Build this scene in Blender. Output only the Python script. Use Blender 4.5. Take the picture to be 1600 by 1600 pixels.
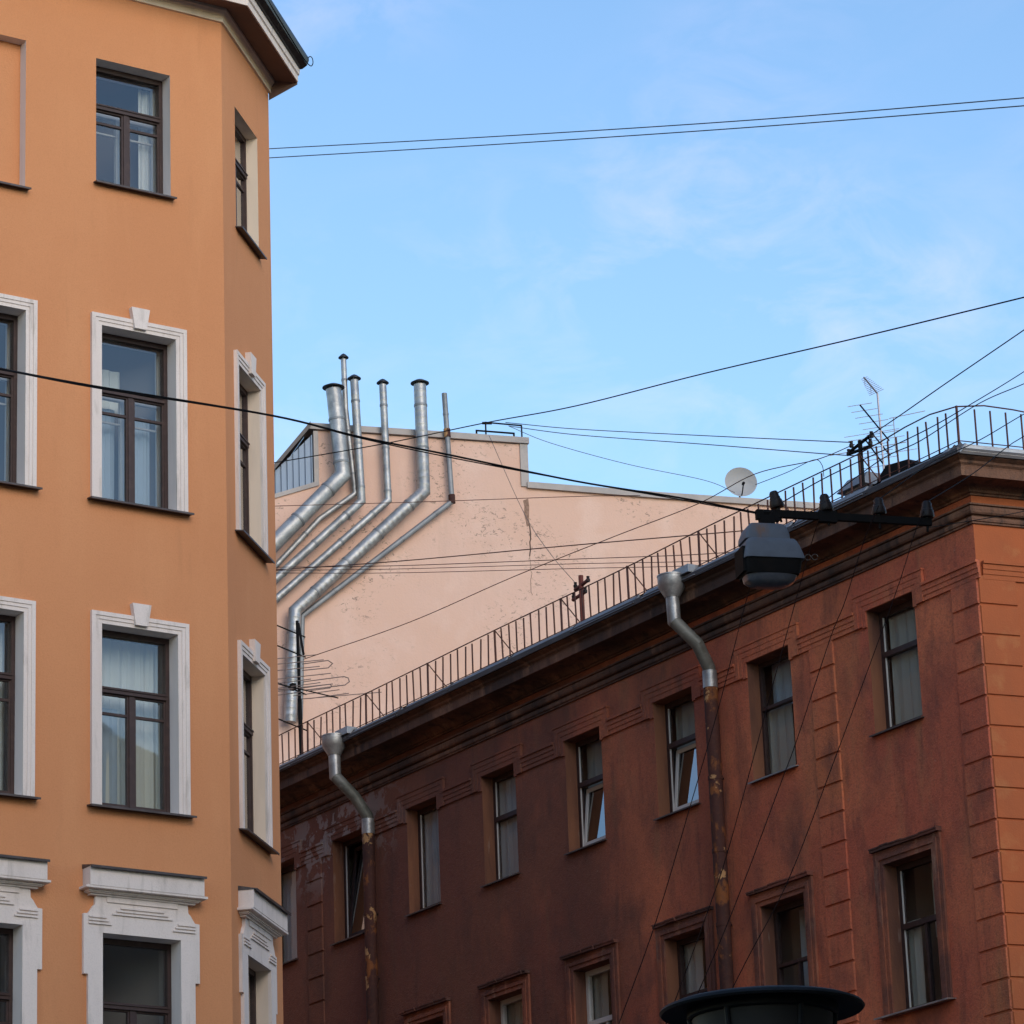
import bpy, math, random
from mathutils import Matrix, Vector
random.seed(7)
R_ = math.radians
sc = bpy.context.scene
for o in list(bpy.data.objects): bpy.data.objects.remove(o)

# ------------------------------------------------------------------ camera
def make_camera():
    pitch, roll = R_(18.73), R_(-2.18)
    c, s, cp, sp = math.cos(roll), math.sin(roll), math.cos(pitch), math.sin(pitch)
    right = Vector((c, -s*sp, s*cp)); up = Vector((-s, -c*sp, c*cp)); fwd = Vector((0, cp, sp))
    cam = bpy.data.cameras.new('camera')
    cam.sensor_width = 36; cam.lens = 36*5776/1600; cam.clip_start = .1; cam.clip_end = 5000
    o = bpy.data.objects.new('camera', cam); sc.collection.objects.link(o)
    m = Matrix((right, up, -fwd)).transposed().to_4x4(); m.translation = (0, 0, 1.6)
    o.matrix_world = m
    sc.camera = o
make_camera()

# ------------------------------------------------------------------ sky and sun
SUN_AZ, SUN_EL = 152.0, 24.0
def make_world():
    w = bpy.data.worlds.new('World'); sc.world = w; w.use_nodes = True
    nt = w.node_tree; N, Lk = nt.nodes, nt.links
    N.clear()
    out = N.new('ShaderNodeOutputWorld'); bg = N.new('ShaderNodeBackground')
    sky = N.new('ShaderNodeTexSky'); sky.sky_type = 'NISHITA'; sky.sun_disc = False
    sky.sun_elevation = R_(SUN_EL); sky.sun_rotation = R_(SUN_AZ)
    sky.air_density = 1.0; sky.dust_density = .1; sky.ozone_density = .4
    tc = N.new('ShaderNodeTexCoord')
    mp = N.new('ShaderNodeMapping'); mp.inputs['Scale'].default_value = (1, 1, 1.9); mp.inputs['Location'].default_value = (1.7, .4, .9)
    Lk.new(tc.outputs['Generated'], mp.inputs[0])
    n1 = N.new('ShaderNodeTexNoise'); n1.inputs['Scale'].default_value = 26; n1.inputs['Detail'].default_value = 7; n1.inputs['Roughness'].default_value = .6; n1.inputs['Distortion'].default_value = .5
    n2 = N.new('ShaderNodeTexNoise'); n2.inputs['Scale'].default_value = 4.2; n2.inputs['Detail'].default_value = 2
    Lk.new(mp.outputs[0], n1.inputs['Vector']); Lk.new(mp.outputs[0], n2.inputs['Vector'])
    r1 = N.new('ShaderNodeMapRange'); r1.inputs[1].default_value = .44; r1.inputs[2].default_value = .8
    r2 = N.new('ShaderNodeMapRange'); r2.inputs[1].default_value = .40; r2.inputs[2].default_value = .64
    Lk.new(n1.outputs['Fac'], r1.inputs[0]); Lk.new(n2.outputs['Fac'], r2.inputs[0])
    mu = N.new('ShaderNodeMath'); mu.operation = 'MULTIPLY'; Lk.new(r1.outputs[0], mu.inputs[0]); Lk.new(r2.outputs[0], mu.inputs[1])
    mu2 = N.new('ShaderNodeMath'); mu2.operation = 'MULTIPLY'; mu2.inputs[1].default_value = .36; Lk.new(mu.outputs[0], mu2.inputs[0])
    mix = N.new('ShaderNodeMix'); mix.data_type = 'RGBA'
    Lk.new(mu2.outputs[0], mix.inputs['Factor'])
    mix.inputs['B'].default_value = (6.0, 4.8, 5.9, 1)
    hs = N.new('ShaderNodeHueSaturation'); hs.inputs['Saturation'].default_value = 1.17; Lk.new(sky.outputs[0], hs.inputs['Color']); Lk.new(hs.outputs[0], mix.inputs['A'])
    Lk.new(mix.outputs['Result'], bg.inputs['Color']); bg.inputs['Strength'].default_value = .158
    Lk.new(bg.outputs[0], out.inputs[0])
    sun = bpy.data.lights.new('sun', 'SUN'); sun.energy = 1.08; sun.angle = R_(40); sun.color = (1, .83, .64)
    so = bpy.data.objects.new('sun', sun); sc.collection.objects.link(so)
    d = Vector((math.sin(R_(SUN_AZ))*math.cos(R_(SUN_EL)), math.cos(R_(SUN_AZ))*math.cos(R_(SUN_EL)), math.sin(R_(SUN_EL))))
    so.rotation_euler = d.to_track_quat('Z', 'Y').to_euler(); so.location = d*50
make_world()
vs = sc.view_settings
vs.view_transform = 'Standard'; vs.look = 'None'; vs.gamma = 1; vs.use_curve_mapping = False
vs.exposure = 0.68
sc.render.engine = 'CYCLES'
sc.cycles.transparent_max_bounces = 16

# ------------------------------------------------------------------ materials
MATS = {}
def ramp_mix(nt, a, b, fac):
    m = nt.nodes.new('ShaderNodeMix'); m.data_type = 'RGBA'
    for v, k in ((a, 'A'), (b, 'B')):
        if isinstance(v, tuple): m.inputs[k].default_value = (*v, 1)
        else: nt.links.new(v, m.inputs[k])
    nt.links.new(fac, m.inputs['Factor'])
    return m.outputs['Result']
def noise(nt, pos, scale, detail=4, rough=.55, stretch=(1, 1, 1), loc=(0, 0, 0), lo=.35, hi=.65, dist=0):
    mp = nt.nodes.new('ShaderNodeMapping'); mp.inputs['Scale'].default_value = stretch; mp.inputs['Location'].default_value = loc
    nt.links.new(pos, mp.inputs[0])
    n = nt.nodes.new('ShaderNodeTexNoise'); n.inputs['Scale'].default_value = scale; n.inputs['Detail'].default_value = detail
    n.inputs['Roughness'].default_value = rough; n.inputs['Distortion'].default_value = dist
    nt.links.new(mp.outputs[0], n.inputs['Vector'])
    r = nt.nodes.new('ShaderNodeMapRange'); r.inputs[1].default_value = lo; r.inputs[2].default_value = hi
    nt.links.new(n.outputs['Fac'], r.inputs[0])
    return r.outputs[0]
def math_(nt, op, a, b):
    m = nt.nodes.new('ShaderNodeMath'); m.operation = op
    for i, v in enumerate((a, b)):
        if isinstance(v, (int, float)): m.inputs[i].default_value = v
        else: nt.links.new(v, m.inputs[i])
    return m.outputs[0]
def near(nt, pos, centre, r0, r1, stretch=(1, 1, 1)):
    """1 inside r0 of a place on the wall, 0 beyond r1"""
    s = nt.nodes.new('ShaderNodeVectorMath'); s.operation = 'SUBTRACT'; nt.links.new(pos, s.inputs[0]); s.inputs[1].default_value = centre
    m = nt.nodes.new('ShaderNodeVectorMath'); m.operation = 'MULTIPLY'; nt.links.new(s.outputs[0], m.inputs[0]); m.inputs[1].default_value = stretch
    l = nt.nodes.new('ShaderNodeVectorMath'); l.operation = 'LENGTH'; nt.links.new(m.outputs[0], l.inputs[0])
    r = nt.nodes.new('ShaderNodeMapRange'); r.inputs[1].default_value = r0; r.inputs[2].default_value = r1; r.inputs[3].default_value = 1; r.inputs[4].default_value = 0
    nt.links.new(l.outputs['Value'], r.inputs[0])
    return r.outputs[0]
def mat(name, base, rough=.85, metal=0, spec=.3, layers=(), bumps=((60, .15, .004),), custom=None):
    """layers: (colour, scale, lo, hi, amount, stretch)   bumps: (scale, strength, distance)"""
    if name in MATS: return MATS[name]
    m = bpy.data.materials.new(name); m.use_nodes = True; nt = m.node_tree; N = nt.nodes
    b = N['Principled BSDF']; b.inputs['Roughness'].default_value = rough; b.inputs['Metallic'].default_value = metal
    b.inputs['Specular IOR Level'].default_value = spec
    g = N.new('ShaderNodeNewGeometry'); pos = g.outputs['Position']
    col = base
    for i, (c2, scl, lo, hi, amt, st) in enumerate(layers):
        f = noise(nt, pos, scl, 5, .6, st, (3.1*i, 1.7*i, .9*i), lo, hi, .2)
        col = ramp_mix(nt, col, c2, math_(nt, 'MULTIPLY', f, amt))
    if custom: col = custom(nt, pos, col)
    if isinstance(col, tuple): b.inputs['Base Color'].default_value = (*col, 1)
    else: nt.links.new(col, b.inputs['Base Color'])
    prev = None
    for scl, stg, dist in bumps:
        f = noise(nt, pos, scl, 4, .6, lo=0, hi=1)
        bp = N.new('ShaderNodeBump'); bp.inputs['Strength'].default_value = stg; bp.inputs['Distance'].default_value = dist
        nt.links.new(f, bp.inputs['Height'])
        if prev: nt.links.new(prev, bp.inputs['Normal'])
        prev = bp.outputs[0]
    if prev: nt.links.new(prev, b.inputs['Normal'])
    MATS[name] = m
    return m
def glass(name, tint=(.93, .95, .95), boost=2.8, rough=.02):
    m = bpy.data.materials.new(name); m.use_nodes = True; nt = m.node_tree; N = nt.nodes; N.clear()
    out = N.new('ShaderNodeOutputMaterial'); mx = N.new('ShaderNodeMixShader'); tr = N.new('ShaderNodeBsdfTransparent'); gl = N.new('ShaderNodeBsdfGlossy'); fr = N.new('ShaderNodeFresnel')
    tr.inputs[0].default_value = (*tint, 1); gl.inputs['Roughness'].default_value = rough; fr.inputs[0].default_value = 1.5
    g = N.new('ShaderNodeNewGeometry'); f = math_(nt, 'MULTIPLY', math_(nt, 'MULTIPLY', fr.outputs[0], boost), math_(nt, 'SUBTRACT', 1.0, g.outputs['Backfacing']))
    h = noise(nt, g.outputs['Position'], 1.6, 1, .4, lo=0, hi=1)
    bp = N.new('ShaderNodeBump'); bp.inputs['Strength'].default_value = .25; bp.inputs['Distance'].default_value = .01
    nt.links.new(h, bp.inputs['Height']); nt.links.new(bp.outputs[0], gl.inputs['Normal'])
    nt.links.new(f, mx.inputs[0]); nt.links.new(tr.outputs[0], mx.inputs[1]); nt.links.new(gl.outputs[0], mx.inputs[2]); nt.links.new(mx.outputs[0], out.inputs[0])
    MATS[name] = m
    return m

ONE = (1, 1, 1); DRIP = (1, 1, .18)
ORANGE = mat('orange_plaster', (.60, .258, .116), .92, layers=(((.56, .232, .102), .5, .4, .62, .6, ONE), ((.65, .30, .14), 1.7, .52, .75, .45, DRIP), ((.38, .165, .075), 5, .60, .85, .35, DRIP), ((.44, .175, .07), 70, .45, .75, .35, ONE), ((.68, .33, .16), 90, .55, .8, .3, ONE)), bumps=((45, .5, .008), (2.2, .15, .03)))
REVEAL = mat('reveal_paint', (.68, .61, .58), .9, layers=(((.50, .45, .43), 4, .5, .75, .5, DRIP),))
WHITE = mat('white_stucco', (.72, .63, .58), .9, layers=(((.58, .50, .45), 3, .5, .72, .55, DRIP), ((.38, .33, .29), 9, .56, .72, .55, DRIP), ((.50, .45, .41), 60, .5, .75, .4, ONE)), bumps=((50, .35, .006), (6, .2, .012)))
BROWN = mat('brown_window_paint', (.040, .021, .019), .55, spec=.4, layers=(((.075, .042, .035), 12, .5, .7, .6, ONE),), bumps=((90, .2, .002),))
INNER = mat('inner_white_paint', (.60, .56, .52), .6)
ROOM = mat('room_wall', (.19, .165, .15), .95)
TIN_BROWN = mat('brown_tin', (.072, .058, .056), .45, .3, layers=(((.16, .14, .14), 6, .5, .75, .5, ONE),))
TIN_BLACK = mat('black_tin', (.022, .022, .026), .38, .5, layers=(((.055, .055, .06), 5, .5, .7, .6, ONE),))
SOFFIT = mat('brown_soffit', (.16, .105, .09), .9, layers=(((.11, .075, .065), 1.2, .45, .7, .5, ONE),))
CREAM = mat('cream_moulding', (.68, .55, .44), .85, layers=(((.45, .36, .28), 3, .5, .75, .5, ONE),))
CURT_W = mat('white_curtain', (.62, .62, .60), .95)
CURT_B = mat('blue_grey_curtain', (.38, .45, .52), .95)
CURT_G = mat('grey_green_curtain', (.62, .62, .56), .95)
GLASS = glass('window_glass')
GLASS_D = glass('dusty_glass', (.95, .95, .94), 1.2, .05)

def red_custom(nt, pos, col):
    # ragged soot blotches, with the narrow street's shade painted into the far stretch
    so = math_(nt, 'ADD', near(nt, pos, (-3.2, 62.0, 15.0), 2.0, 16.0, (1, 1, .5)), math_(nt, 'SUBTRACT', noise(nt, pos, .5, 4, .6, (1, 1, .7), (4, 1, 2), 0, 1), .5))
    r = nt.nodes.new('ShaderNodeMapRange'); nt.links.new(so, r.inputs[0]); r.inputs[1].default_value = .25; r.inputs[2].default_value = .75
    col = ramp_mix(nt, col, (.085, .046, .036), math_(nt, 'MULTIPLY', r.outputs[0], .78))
    # plaster fallen away above the far top-floor windows, paler render showing
    m = near(nt, pos, (-3.6, 61.4, 16.95), .5, 1.9, (1, .5, 1.6))
    n = noise(nt, pos, 2.6, 6, .65, lo=.50, hi=.53, dist=.4)
    col = ramp_mix(nt, col, (.30, .24, .22), math_(nt, 'MULTIPLY', m, n))
    n2 = noise(nt, pos, 7.5, 6, .65, loc=(5, 2, 1), lo=.70, hi=.72, dist=.3)
    return ramp_mix(nt, col, (.38, .27, .21), math_(nt, 'MULTIPLY', n2, .3))
RED_L = (((.42, .098, .056), .45, .42, .60, .8, (1, 1, .8)), ((.42, .14, .058), .6, .53, .68, .7, (1, 1, .7)), ((.14, .056, .044), 1.5, .50, .70, .65, (1, 1, .6)), ((.40, .17, .08), 2.6, .56, .70, .5, DRIP), ((.06, .038, .034), 4.0, .54, .76, .6, DRIP), ((.12, .05, .04), 28, .48, .72, .5, ONE), ((.50, .20, .11), 34, .58, .76, .35, ONE))
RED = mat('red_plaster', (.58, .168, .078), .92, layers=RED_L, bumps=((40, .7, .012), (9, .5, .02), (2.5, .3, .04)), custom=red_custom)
GRIME = mat('grimy_plaster', (.17, .085, .055), .92, layers=(((.050, .034, .030), .55, .42, .58, .9, (1, 1, .5)), ((.34, .18, .105), 1.9, .55, .68, .6, DRIP), ((.035, .027, .025), 6, .52, .66, .75, (1, 1, .12)), ((.09, .055, .045), 25, .45, .7, .5, ONE)), bumps=((30, .7, .014), (8, .5, .03), (3, .3, .03)))
OCHRE = mat('ochre_plaster', (.39, .104, .037), .92, layers=(((.31, .090, .036), .9, .4, .62, .7, (1, 1, .6)), ((.46, .21, .08), 2.1, .56, .74, .45, ONE), ((.20, .085, .045), 4, .60, .85, .5, DRIP)), bumps=((40, .35, .008), (2.5, .2, .03)))
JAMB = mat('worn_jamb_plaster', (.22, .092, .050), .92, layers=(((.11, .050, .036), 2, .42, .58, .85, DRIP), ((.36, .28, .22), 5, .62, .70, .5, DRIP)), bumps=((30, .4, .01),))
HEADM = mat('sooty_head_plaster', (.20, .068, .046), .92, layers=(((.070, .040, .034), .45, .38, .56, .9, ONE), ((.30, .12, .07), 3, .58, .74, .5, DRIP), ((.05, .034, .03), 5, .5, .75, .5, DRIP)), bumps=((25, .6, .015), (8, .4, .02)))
DARKSUR = mat('sooty_stucco', (.27, .092, .052), .92, layers=(((.11, .05, .04), 1.3, .42, .6, .85, ONE), ((.40, .24, .16), 6, .58, .72, .5, DRIP)), bumps=((18, .6, .03), (50, .3, .008)))

def pink_custom(nt, pos, col):
    # chips in the paint, gathered in clusters
    cl = noise(nt, pos, .55, 3, .5, loc=(2.3, 0, 4.4), lo=.50, hi=.62)
    ch = noise(nt, pos, 8.5, 9, .75, (1, 1, 1.5), lo=.575, hi=.595, dist=.8)
    col = ramp_mix(nt, col, (.22, .16, .13), math_(nt, 'MULTIPLY', math_(nt, 'MULTIPLY', ch, cl), .9))
    ch2 = noise(nt, pos, 22, 6, .7, loc=(7, 3, 1), lo=.66, hi=.68)
    return ramp_mix(nt, col, (.36, .27, .22), math_(nt, 'MULTIPLY', ch2, .5))
PINK = mat('pink_plaster', (.66, .44, .355), .92, layers=(((.64, .41, .315), .35, .38, .62, .8, ONE), ((.72, .52, .44), .9, .5, .7, .6, ONE), ((.50, .34, .27), 2.2, .56, .8, .5, DRIP), ((.60, .42, .34), 30, .5, .7, .4, ONE)), bumps=((25, .4, .012), (2, .15, .03)), custom=pink_custom)
COPING = mat('grey_coping', (.34, .31, .30), .6, .2, layers=(((.22, .21, .21), 2, .45, .7, .6, ONE), ((.42, .36, .32), 5, .55, .75, .4, ONE)))
GALV = mat('galvanised_steel', (.36, .365, .37), .45, .62, layers=(((.22, .225, .235), 2.8, .42, .60, .8, ONE), ((.48, .48, .47), 8, .52, .68, .5, ONE), ((.22, .17, .13), 5, .64, .74, .45, DRIP), ((.25, .25, .26), 40, .5, .7, .4, ONE)), bumps=((6, .5, .02), (20, .25, .005)))
GALV_D = mat('dull_galvanised_steel', (.24, .25, .265), .55, .5, layers=(((.15, .16, .175), 3.5, .4, .65, .7, ONE),), bumps=((9, .3, .012),))
SEAM = mat('blue_grey_sheet', (.19, .25, .34), .5, .3, layers=(((.14, .18, .25), 2, .4, .7, .6, (1, 1, .3)),))
RUSTY = mat('rusting_brown_pipe', (.060, .024, .020), .75, .0, .2, layers=(((.035, .018, .017), 1.2, .45, .6, .7, ONE), ((.21, .075, .024), 3.2, .535, .60, .9, (1, 1, .6)), ((.42, .24, .11), 2.7, .61, .63, .85, (1, 1, .8)), ((.10, .04, .025), 14, .5, .7, .5, ONE)), bumps=((18, .6, .012),))
RUSTBAR = mat('rust_brown_bar', (.075, .032, .027), .75, .1, layers=(((.15, .06, .035), 4, .45, .65, .7, ONE),), bumps=())
RUSTRED = mat('rust_red_post', (.16, .045, .035), .8, .1, layers=(((.08, .035, .03), 6, .45, .65, .7, ONE),), bumps=())
BLACK = mat('black_iron', (.009, .0085, .009), .75, .0, .08, layers=(((.016, .012, .011), 7, .5, .7, .6, ONE),))
CABLE = mat('black_cable', (.008, .008, .009), .8, 0, .1, bumps=())
WIREG = mat('grey_wire', (.06, .055, .06), .6, .3, bumps=())
ALU = mat('aluminium_rod', (.42, .38, .40), .45, .7, bumps=())
DISH = mat('dish_paint', (.34, .34, .35), .6, layers=(((.27, .265, .26), 4, .5, .75, .5, ONE),))
def lamp_custom(nt, pos, col):
    m = near(nt, pos, (1.80, 25.42, 10.06), .01, .075, (1, .2, .55))
    n = noise(nt, pos, 22, 4, .6, (1, 1, .3), lo=.35, hi=.6)
    return ramp_mix(nt, col, (.20, .10, .055), math_(nt, 'MULTIPLY', m, n))
LAMP = mat('lamp_grey_paint', (.115, .13, .16), .65, layers=(((.085, .094, .115), 9, .45, .7, .6, ONE),), bumps=((60, .15, .002),), custom=lamp_custom)
BOWL = mat('lamp_bowl_plastic', (.075, .08, .10), .2, 0, .5, layers=(((.12, .12, .13), 14, .5, .7, .6, ONE),))
LANT = mat('lantern_black_paint', (.006, .007, .009), .6, .0, .15, layers=(((.012, .013, .017), 10, .5, .7, .6, ONE),))
LANTG = mat('lantern_smoked_glass', (.016, .015, .015), .55, 0, .15)
PORC = mat('dark_porcelain', (.018, .013, .013), .45, 0, .2)
ROOFM = mat('dark_sheet_roof', (.085, .08, .085), .5, .4, layers=(((.05, .045, .045), 1, .4, .6, .6, ONE),))
ASPH = mat('asphalt', (.05, .05, .052), .9, layers=(((.07, .068, .066), 2, .4, .7, .6, ONE),), bumps=((80, .4, .01),))

# ------------------------------------------------------------------ mesh helpers
C = sc.collection
WM = {}
class MB:
    def __init__(s): s.v = []; s.f = []; s.m = []; s.mi = 0; s.sm = []
    def add(s, vs, fs, smooth=False):
        b = len(s.v); s.v += [tuple(p) for p in vs]
        for f in fs: s.f.append([b+i for i in f]); s.m.append(s.mi); s.sm.append(smooth)
        return s
    def box(s, x0, x1, y0, y1, z0, z1, dz=(0, 0)):
        """dz: extra height of the y0 and y1 edges of the top"""
        s.add([(x0, y0, z0), (x1, y0, z0), (x1, y1, z0), (x0, y1, z0), (x0, y0, z1+dz[0]), (x1, y0, z1+dz[0]), (x1, y1, z1+dz[1]), (x0, y1, z1+dz[1])],
              [(0, 3, 2, 1), (4, 5, 6, 7), (0, 1, 5, 4), (1, 2, 6, 5), (2, 3, 7, 6), (3, 0, 4, 7)]); return s
    def prism(s, poly, y0, y1):
        n = len(poly)
        s.add([(x, y0, z) for x, z in poly]+[(x, y1, z) for x, z in poly], [tuple(range(n)), tuple(range(2*n-1, n-1, -1))]+[(i, (i+n), (i+1) % n+n, (i+1) % n) for i in range(n)]); return s
    def tube(s, pts, r, seg=8, caps=True, radii=None):
        P = [Vector(p) for p in pts]; n = len(P); rings = []
        ref = None
        for i in range(n):
            a = (P[i]-P[i-1]).normalized() if i else None; b = (P[i+1]-P[i]).normalized() if i < n-1 else None
            t = (a+b).normalized() if a and b else (a or b)
            if ref is None:
                ref = Vector((0, 0, 1)) if abs(t.z) < .8 else Vector((1, 0, 0))
            e1 = (ref-t*ref.dot(t)).normalized(); e2 = t.cross(e1); ref = e1
            k = 1.0
            if a and b:
                cosh = max(.5, math.sqrt(max(0, (1+a.dot(b))/2))); k = 1/cosh
                bend = (b-a); bend = bend.normalized() if bend.length > 1e-6 else None
            else: bend = None
            rr = radii[i] if radii else r
            ring = []
            for j in range(seg):
                q = 2*math.pi*j/seg; d = e1*math.cos(q)*rr+e2*math.sin(q)*rr
                if bend is not None and k > 1.001: d += bend*(d.dot(bend))*(k-1)
                ring.append(P[i]+d)
            rings.append(ring)
        fs = []
        for i in range(n-1):
            for j in range(seg): fs.append((i*seg+j, i*seg+(j+1) % seg, (i+1)*seg+(j+1) % seg, (i+1)*seg+j))
        if caps: fs += [tuple(range(seg-1, -1, -1)), tuple(range((n-1)*seg, n*seg))]
        s.add([p for r_ in rings for p in r_], fs, seg > 5); return s
    def lathe(s, prof, seg=24, c=(0, 0, 0), sx=1, sy=1):
        vs = []; fs = []; n = len(prof)
        for j in range(seg):
            a = 2*math.pi*j/seg
            for r, z in prof: vs.append((c[0]+r*math.cos(a)*sx, c[1]+r*math.sin(a)*sy, c[2]+z))
        for j in range(seg):
            k = (j+1) % seg
            for i in range(n-1): fs.append((j*n+i, k*n+i, k*n+i+1, j*n+i+1))
        s.add(vs, fs, True); return s
    def loft(s, secs, seg=28, p=4.0, caps=True):
        """superellipse sections (z, half x, half y, dx, dy)"""
        vs = []; fs = []
        for z, a, b, dx, dy in secs:
            for j in range(seg):
                q = 2*math.pi*j/seg; cx, sx = math.cos(q), math.sin(q)
                vs.append((dx+a*math.copysign(abs(cx)**(2/p), cx), dy+b*math.copysign(abs(sx)**(2/p), sx), z))
        for i in range(len(secs)-1):
            for j in range(seg): fs.append((i*seg+j, i*seg+(j+1) % seg, (i+1)*seg+(j+1) % seg, (i+1)*seg+j))
        if caps: fs += [tuple(range(seg-1, -1, -1)), tuple(range((len(secs)-1)*seg, len(secs)*seg))]
        s.add(vs, fs, True); return s
    def mesh(s, name):
        me = bpy.data.meshes.new(name); me.from_pydata(s.v, [], s.f)
        me.polygons.foreach_set('use_smooth', s.sm); me.polygons.foreach_set('material_index', s.m)
        me.update()
        return me
    def ob(s, name, mats, parent=None, M=None): return mk(name, s.mesh(name), mats, parent, M)
def mk(name, me, mats, parent=None, M=None):
    M = M or Matrix.Identity(4)
    mats = mats if isinstance(mats, (list, tuple)) else [mats]
    if not me.materials:
        for m in mats: me.materials.append(m)
    o = bpy.data.objects.new(name, me); C.objects.link(o); return place(o, parent, M)
def place(o, parent, M):
    WM[o] = M
    if parent is not None:
        o.parent = parent; o.matrix_basis = WM[parent].inverted() @ M
    else: o.matrix_basis = M
    if o.type == 'MESH' and any(p.use_smooth for p in o.data.polygons) and 'sh' not in o.data:
        o.data['sh'] = 1
        try: o.data.set_sharp_from_angle(angle=R_(38))
        except Exception: pass
        del o.data['sh']
    return o
def thing(name, label, cat, M=None, group=None):
    o = bpy.data.objects.new(name, None); C.objects.link(o); o.empty_display_size = .3
    place(o, None, M or Matrix.Identity(4)); return tag(o, label, cat, group)
def tag(o, label=None, cat=None, group=None, kind=None):
    for k, v in (('label', label), ('category', cat), ('group', group), ('kind', kind)):
        if v: o[k] = v
    return o
T = Matrix.Translation
class Frame:
    """a wall plane: x to the viewer's right, y into the wall, z up"""
    def __init__(s, ox, oy, az):
        a = R_(az); s.x = Vector((math.sin(a), math.cos(a), 0)); s.y = Vector((-s.x.y, s.x.x, 0)); s.o = Vector((ox, oy, 0))
        s.M = Matrix((s.x, s.y, Vector((0, 0, 1)))).transposed().to_4x4(); s.M.translation = s.o
    def at(s, x, y, z): return s.o+s.x*x+s.y*y+Vector((0, 0, z))
    def T(s, x, y, z): return s.M @ T((x, y, z))
FL = Frame(-3.179, 39.0, 55.9)      # long face of the orange building, x = 0 at its bevelled corner
FF = Frame(-3.179, 39.0, 11.9)      # its bevel
FR = Frame(6.294, 48.0, 146.3)      # street face of the red building, x = 0 at its corner
FS = Frame(6.294, 48.0, 68.3)       # its end face
FP = Frame(-4.756, 70.0, 73.3)      # the pink fire wall

def wall_mesh(x0, x1, z0, z1, holes, depth):
    """front at y=0 with openings; slot 0 wall, slot 1 reveals. hole = (xa, xb, za, zb, closed_depth or None)"""
    b = MB(); xs = sorted({x0, x1, *[h[0] for h in holes], *[h[1] for h in holes]}); zs = sorted({z0, z1, *[h[2] for h in holes], *[h[3] for h in holes]})
    for i in range(len(xs)-1):
        for j in range(len(zs)-1):
            xm, zm = (xs[i]+xs[i+1])/2, (zs[j]+zs[j+1])/2
            if any(h[0] < xm < h[1] and h[2] < zm < h[3] for h in holes): continue
            b.add([(xs[i], 0, zs[j]), (xs[i+1], 0, zs[j]), (xs[i+1], 0, zs[j+1]), (xs[i], 0, zs[j+1])], [(0, 1, 2, 3)])
    for xa, xb, za, zb, cd in holes:
        d = cd or depth; b.mi = 1
        b.add([(xa, 0, za), (xb, 0, za), (xb, 0, zb), (xa, 0, zb), (xa, d, za), (xb, d, za), (xb, d, zb), (xa, d, zb)], [(0, 4, 5, 1), (1, 5, 6, 2), (2, 6, 7, 3), (3, 7, 4, 0)])
        b.mi = 0
        if cd: b.add([(xa, d, za), (xb, d, za), (xb, d, zb), (xa, d, zb)], [(0, 1, 2, 3)])
    return b
def sweep(path, profs, caps=True):
    """profile (offset outwards, z) carried along a plan path; outwards is to the right of travel"""
    n = len(path); P = [Vector((*p, 0)) for p in path]; rows = []
    for i in range(n):
        a = (P[i]-P[i-1]).normalized() if i else (P[1]-P[0]).normalized(); c = (P[i+1]-P[i]).normalized() if i < n-1 else a
        n1, n2 = Vector((a.y, -a.x, 0)), Vector((c.y, -c.x, 0)); m = (n1+n2)/(1+n1.dot(n2))
        rows.append([P[i]+m*o+Vector((0, 0, z)) for o, z in profs])
    k = len(profs); b = MB(); fs = [(i*k+j, i*k+j+1, (i+1)*k+j+1, (i+1)*k+j) for i in range(n-1) for j in range(k-1)]
    if caps: fs += [tuple(range(k)), tuple(range(n*k-1, (n-1)*k-1, -1))]
    b.add([p for r in rows for p in r], fs); return b
def densify(pts, n=10):
    """smooth curve through points"""
    P = [Vector(p) for p in pts]; P = [P[0]*2-P[1]]+P+[P[-1]*2-P[-2]]; out = []
    for i in range(1, len(P)-2):
        for k in range(n):
            t = k/n; a, b, c, d = P[i-1], P[i], P[i+1], P[i+2]
            out.append(.5*((2*b)+(c-a)*t+(2*a-5*b+4*c-d)*t*t+(3*b-a-3*c+d)*t**3))
    out.append(P[-2]); return out

# ------------------------------------------------------------------ ground
g = MB(); g.add([(-1500, -1500, 0), (1500, -1500, 0), (1500, 1500, 0), (-1500, 1500, 0)], [(0, 1, 2, 3)])
tag(g.ob('ground', ASPH), kind='structure')

# ------------------------------------------------------------------ windows
def curtain(win, F, x0, x1, z0, z1, y, m, waves=5, amp=.025, seed=0):
    rnd = random.Random(seed); b = MB(); n = max(8, int(waves*6)); vs = []; ph = rnd.random()*6
    for j in range(n+1):
        t = j/n; x = x0+(x1-x0)*t; yy = y+amp*math.sin(ph+t*waves*6.283)+amp*.5*math.sin(ph*2+t*waves*2.3*6.283)
        vs += [(x, yy*1, z0), (x, y+(yy-y)*.5, z1)]
    b.add(vs, [(2*j, 2*j+2, 2*j+3, 2*j+1) for j in range(n)], True)
    b.ob('curtain', m, win, F.M)
def room(win, F, x0, x1, z0, z1, y, d=2.2, m=None):
    b = MB(); x0 -= .5; x1 += .5; z0 -= .3; z1 += .25
    b.add([(x0, y, z0), (x1, y, z0), (x1, y, z1), (x0, y, z1), (x0, y+d, z0), (x1, y+d, z0), (x1, y+d, z1), (x0, y+d, z1)], [(4, 5, 6, 7), (0, 4, 5, 1), (1, 5, 6, 2), (2, 6, 7, 3), (3, 7, 4, 0)])
    b.ob('room_interior', m or ROOM, win, F.M)
def pane(win, F, x0, x1, z0, z1, y, m=None, M=None):
    MB().box(x0, x1, y, y+.004, z0, z1).ob('pane', m or GLASS, win, M or F.M)
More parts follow.
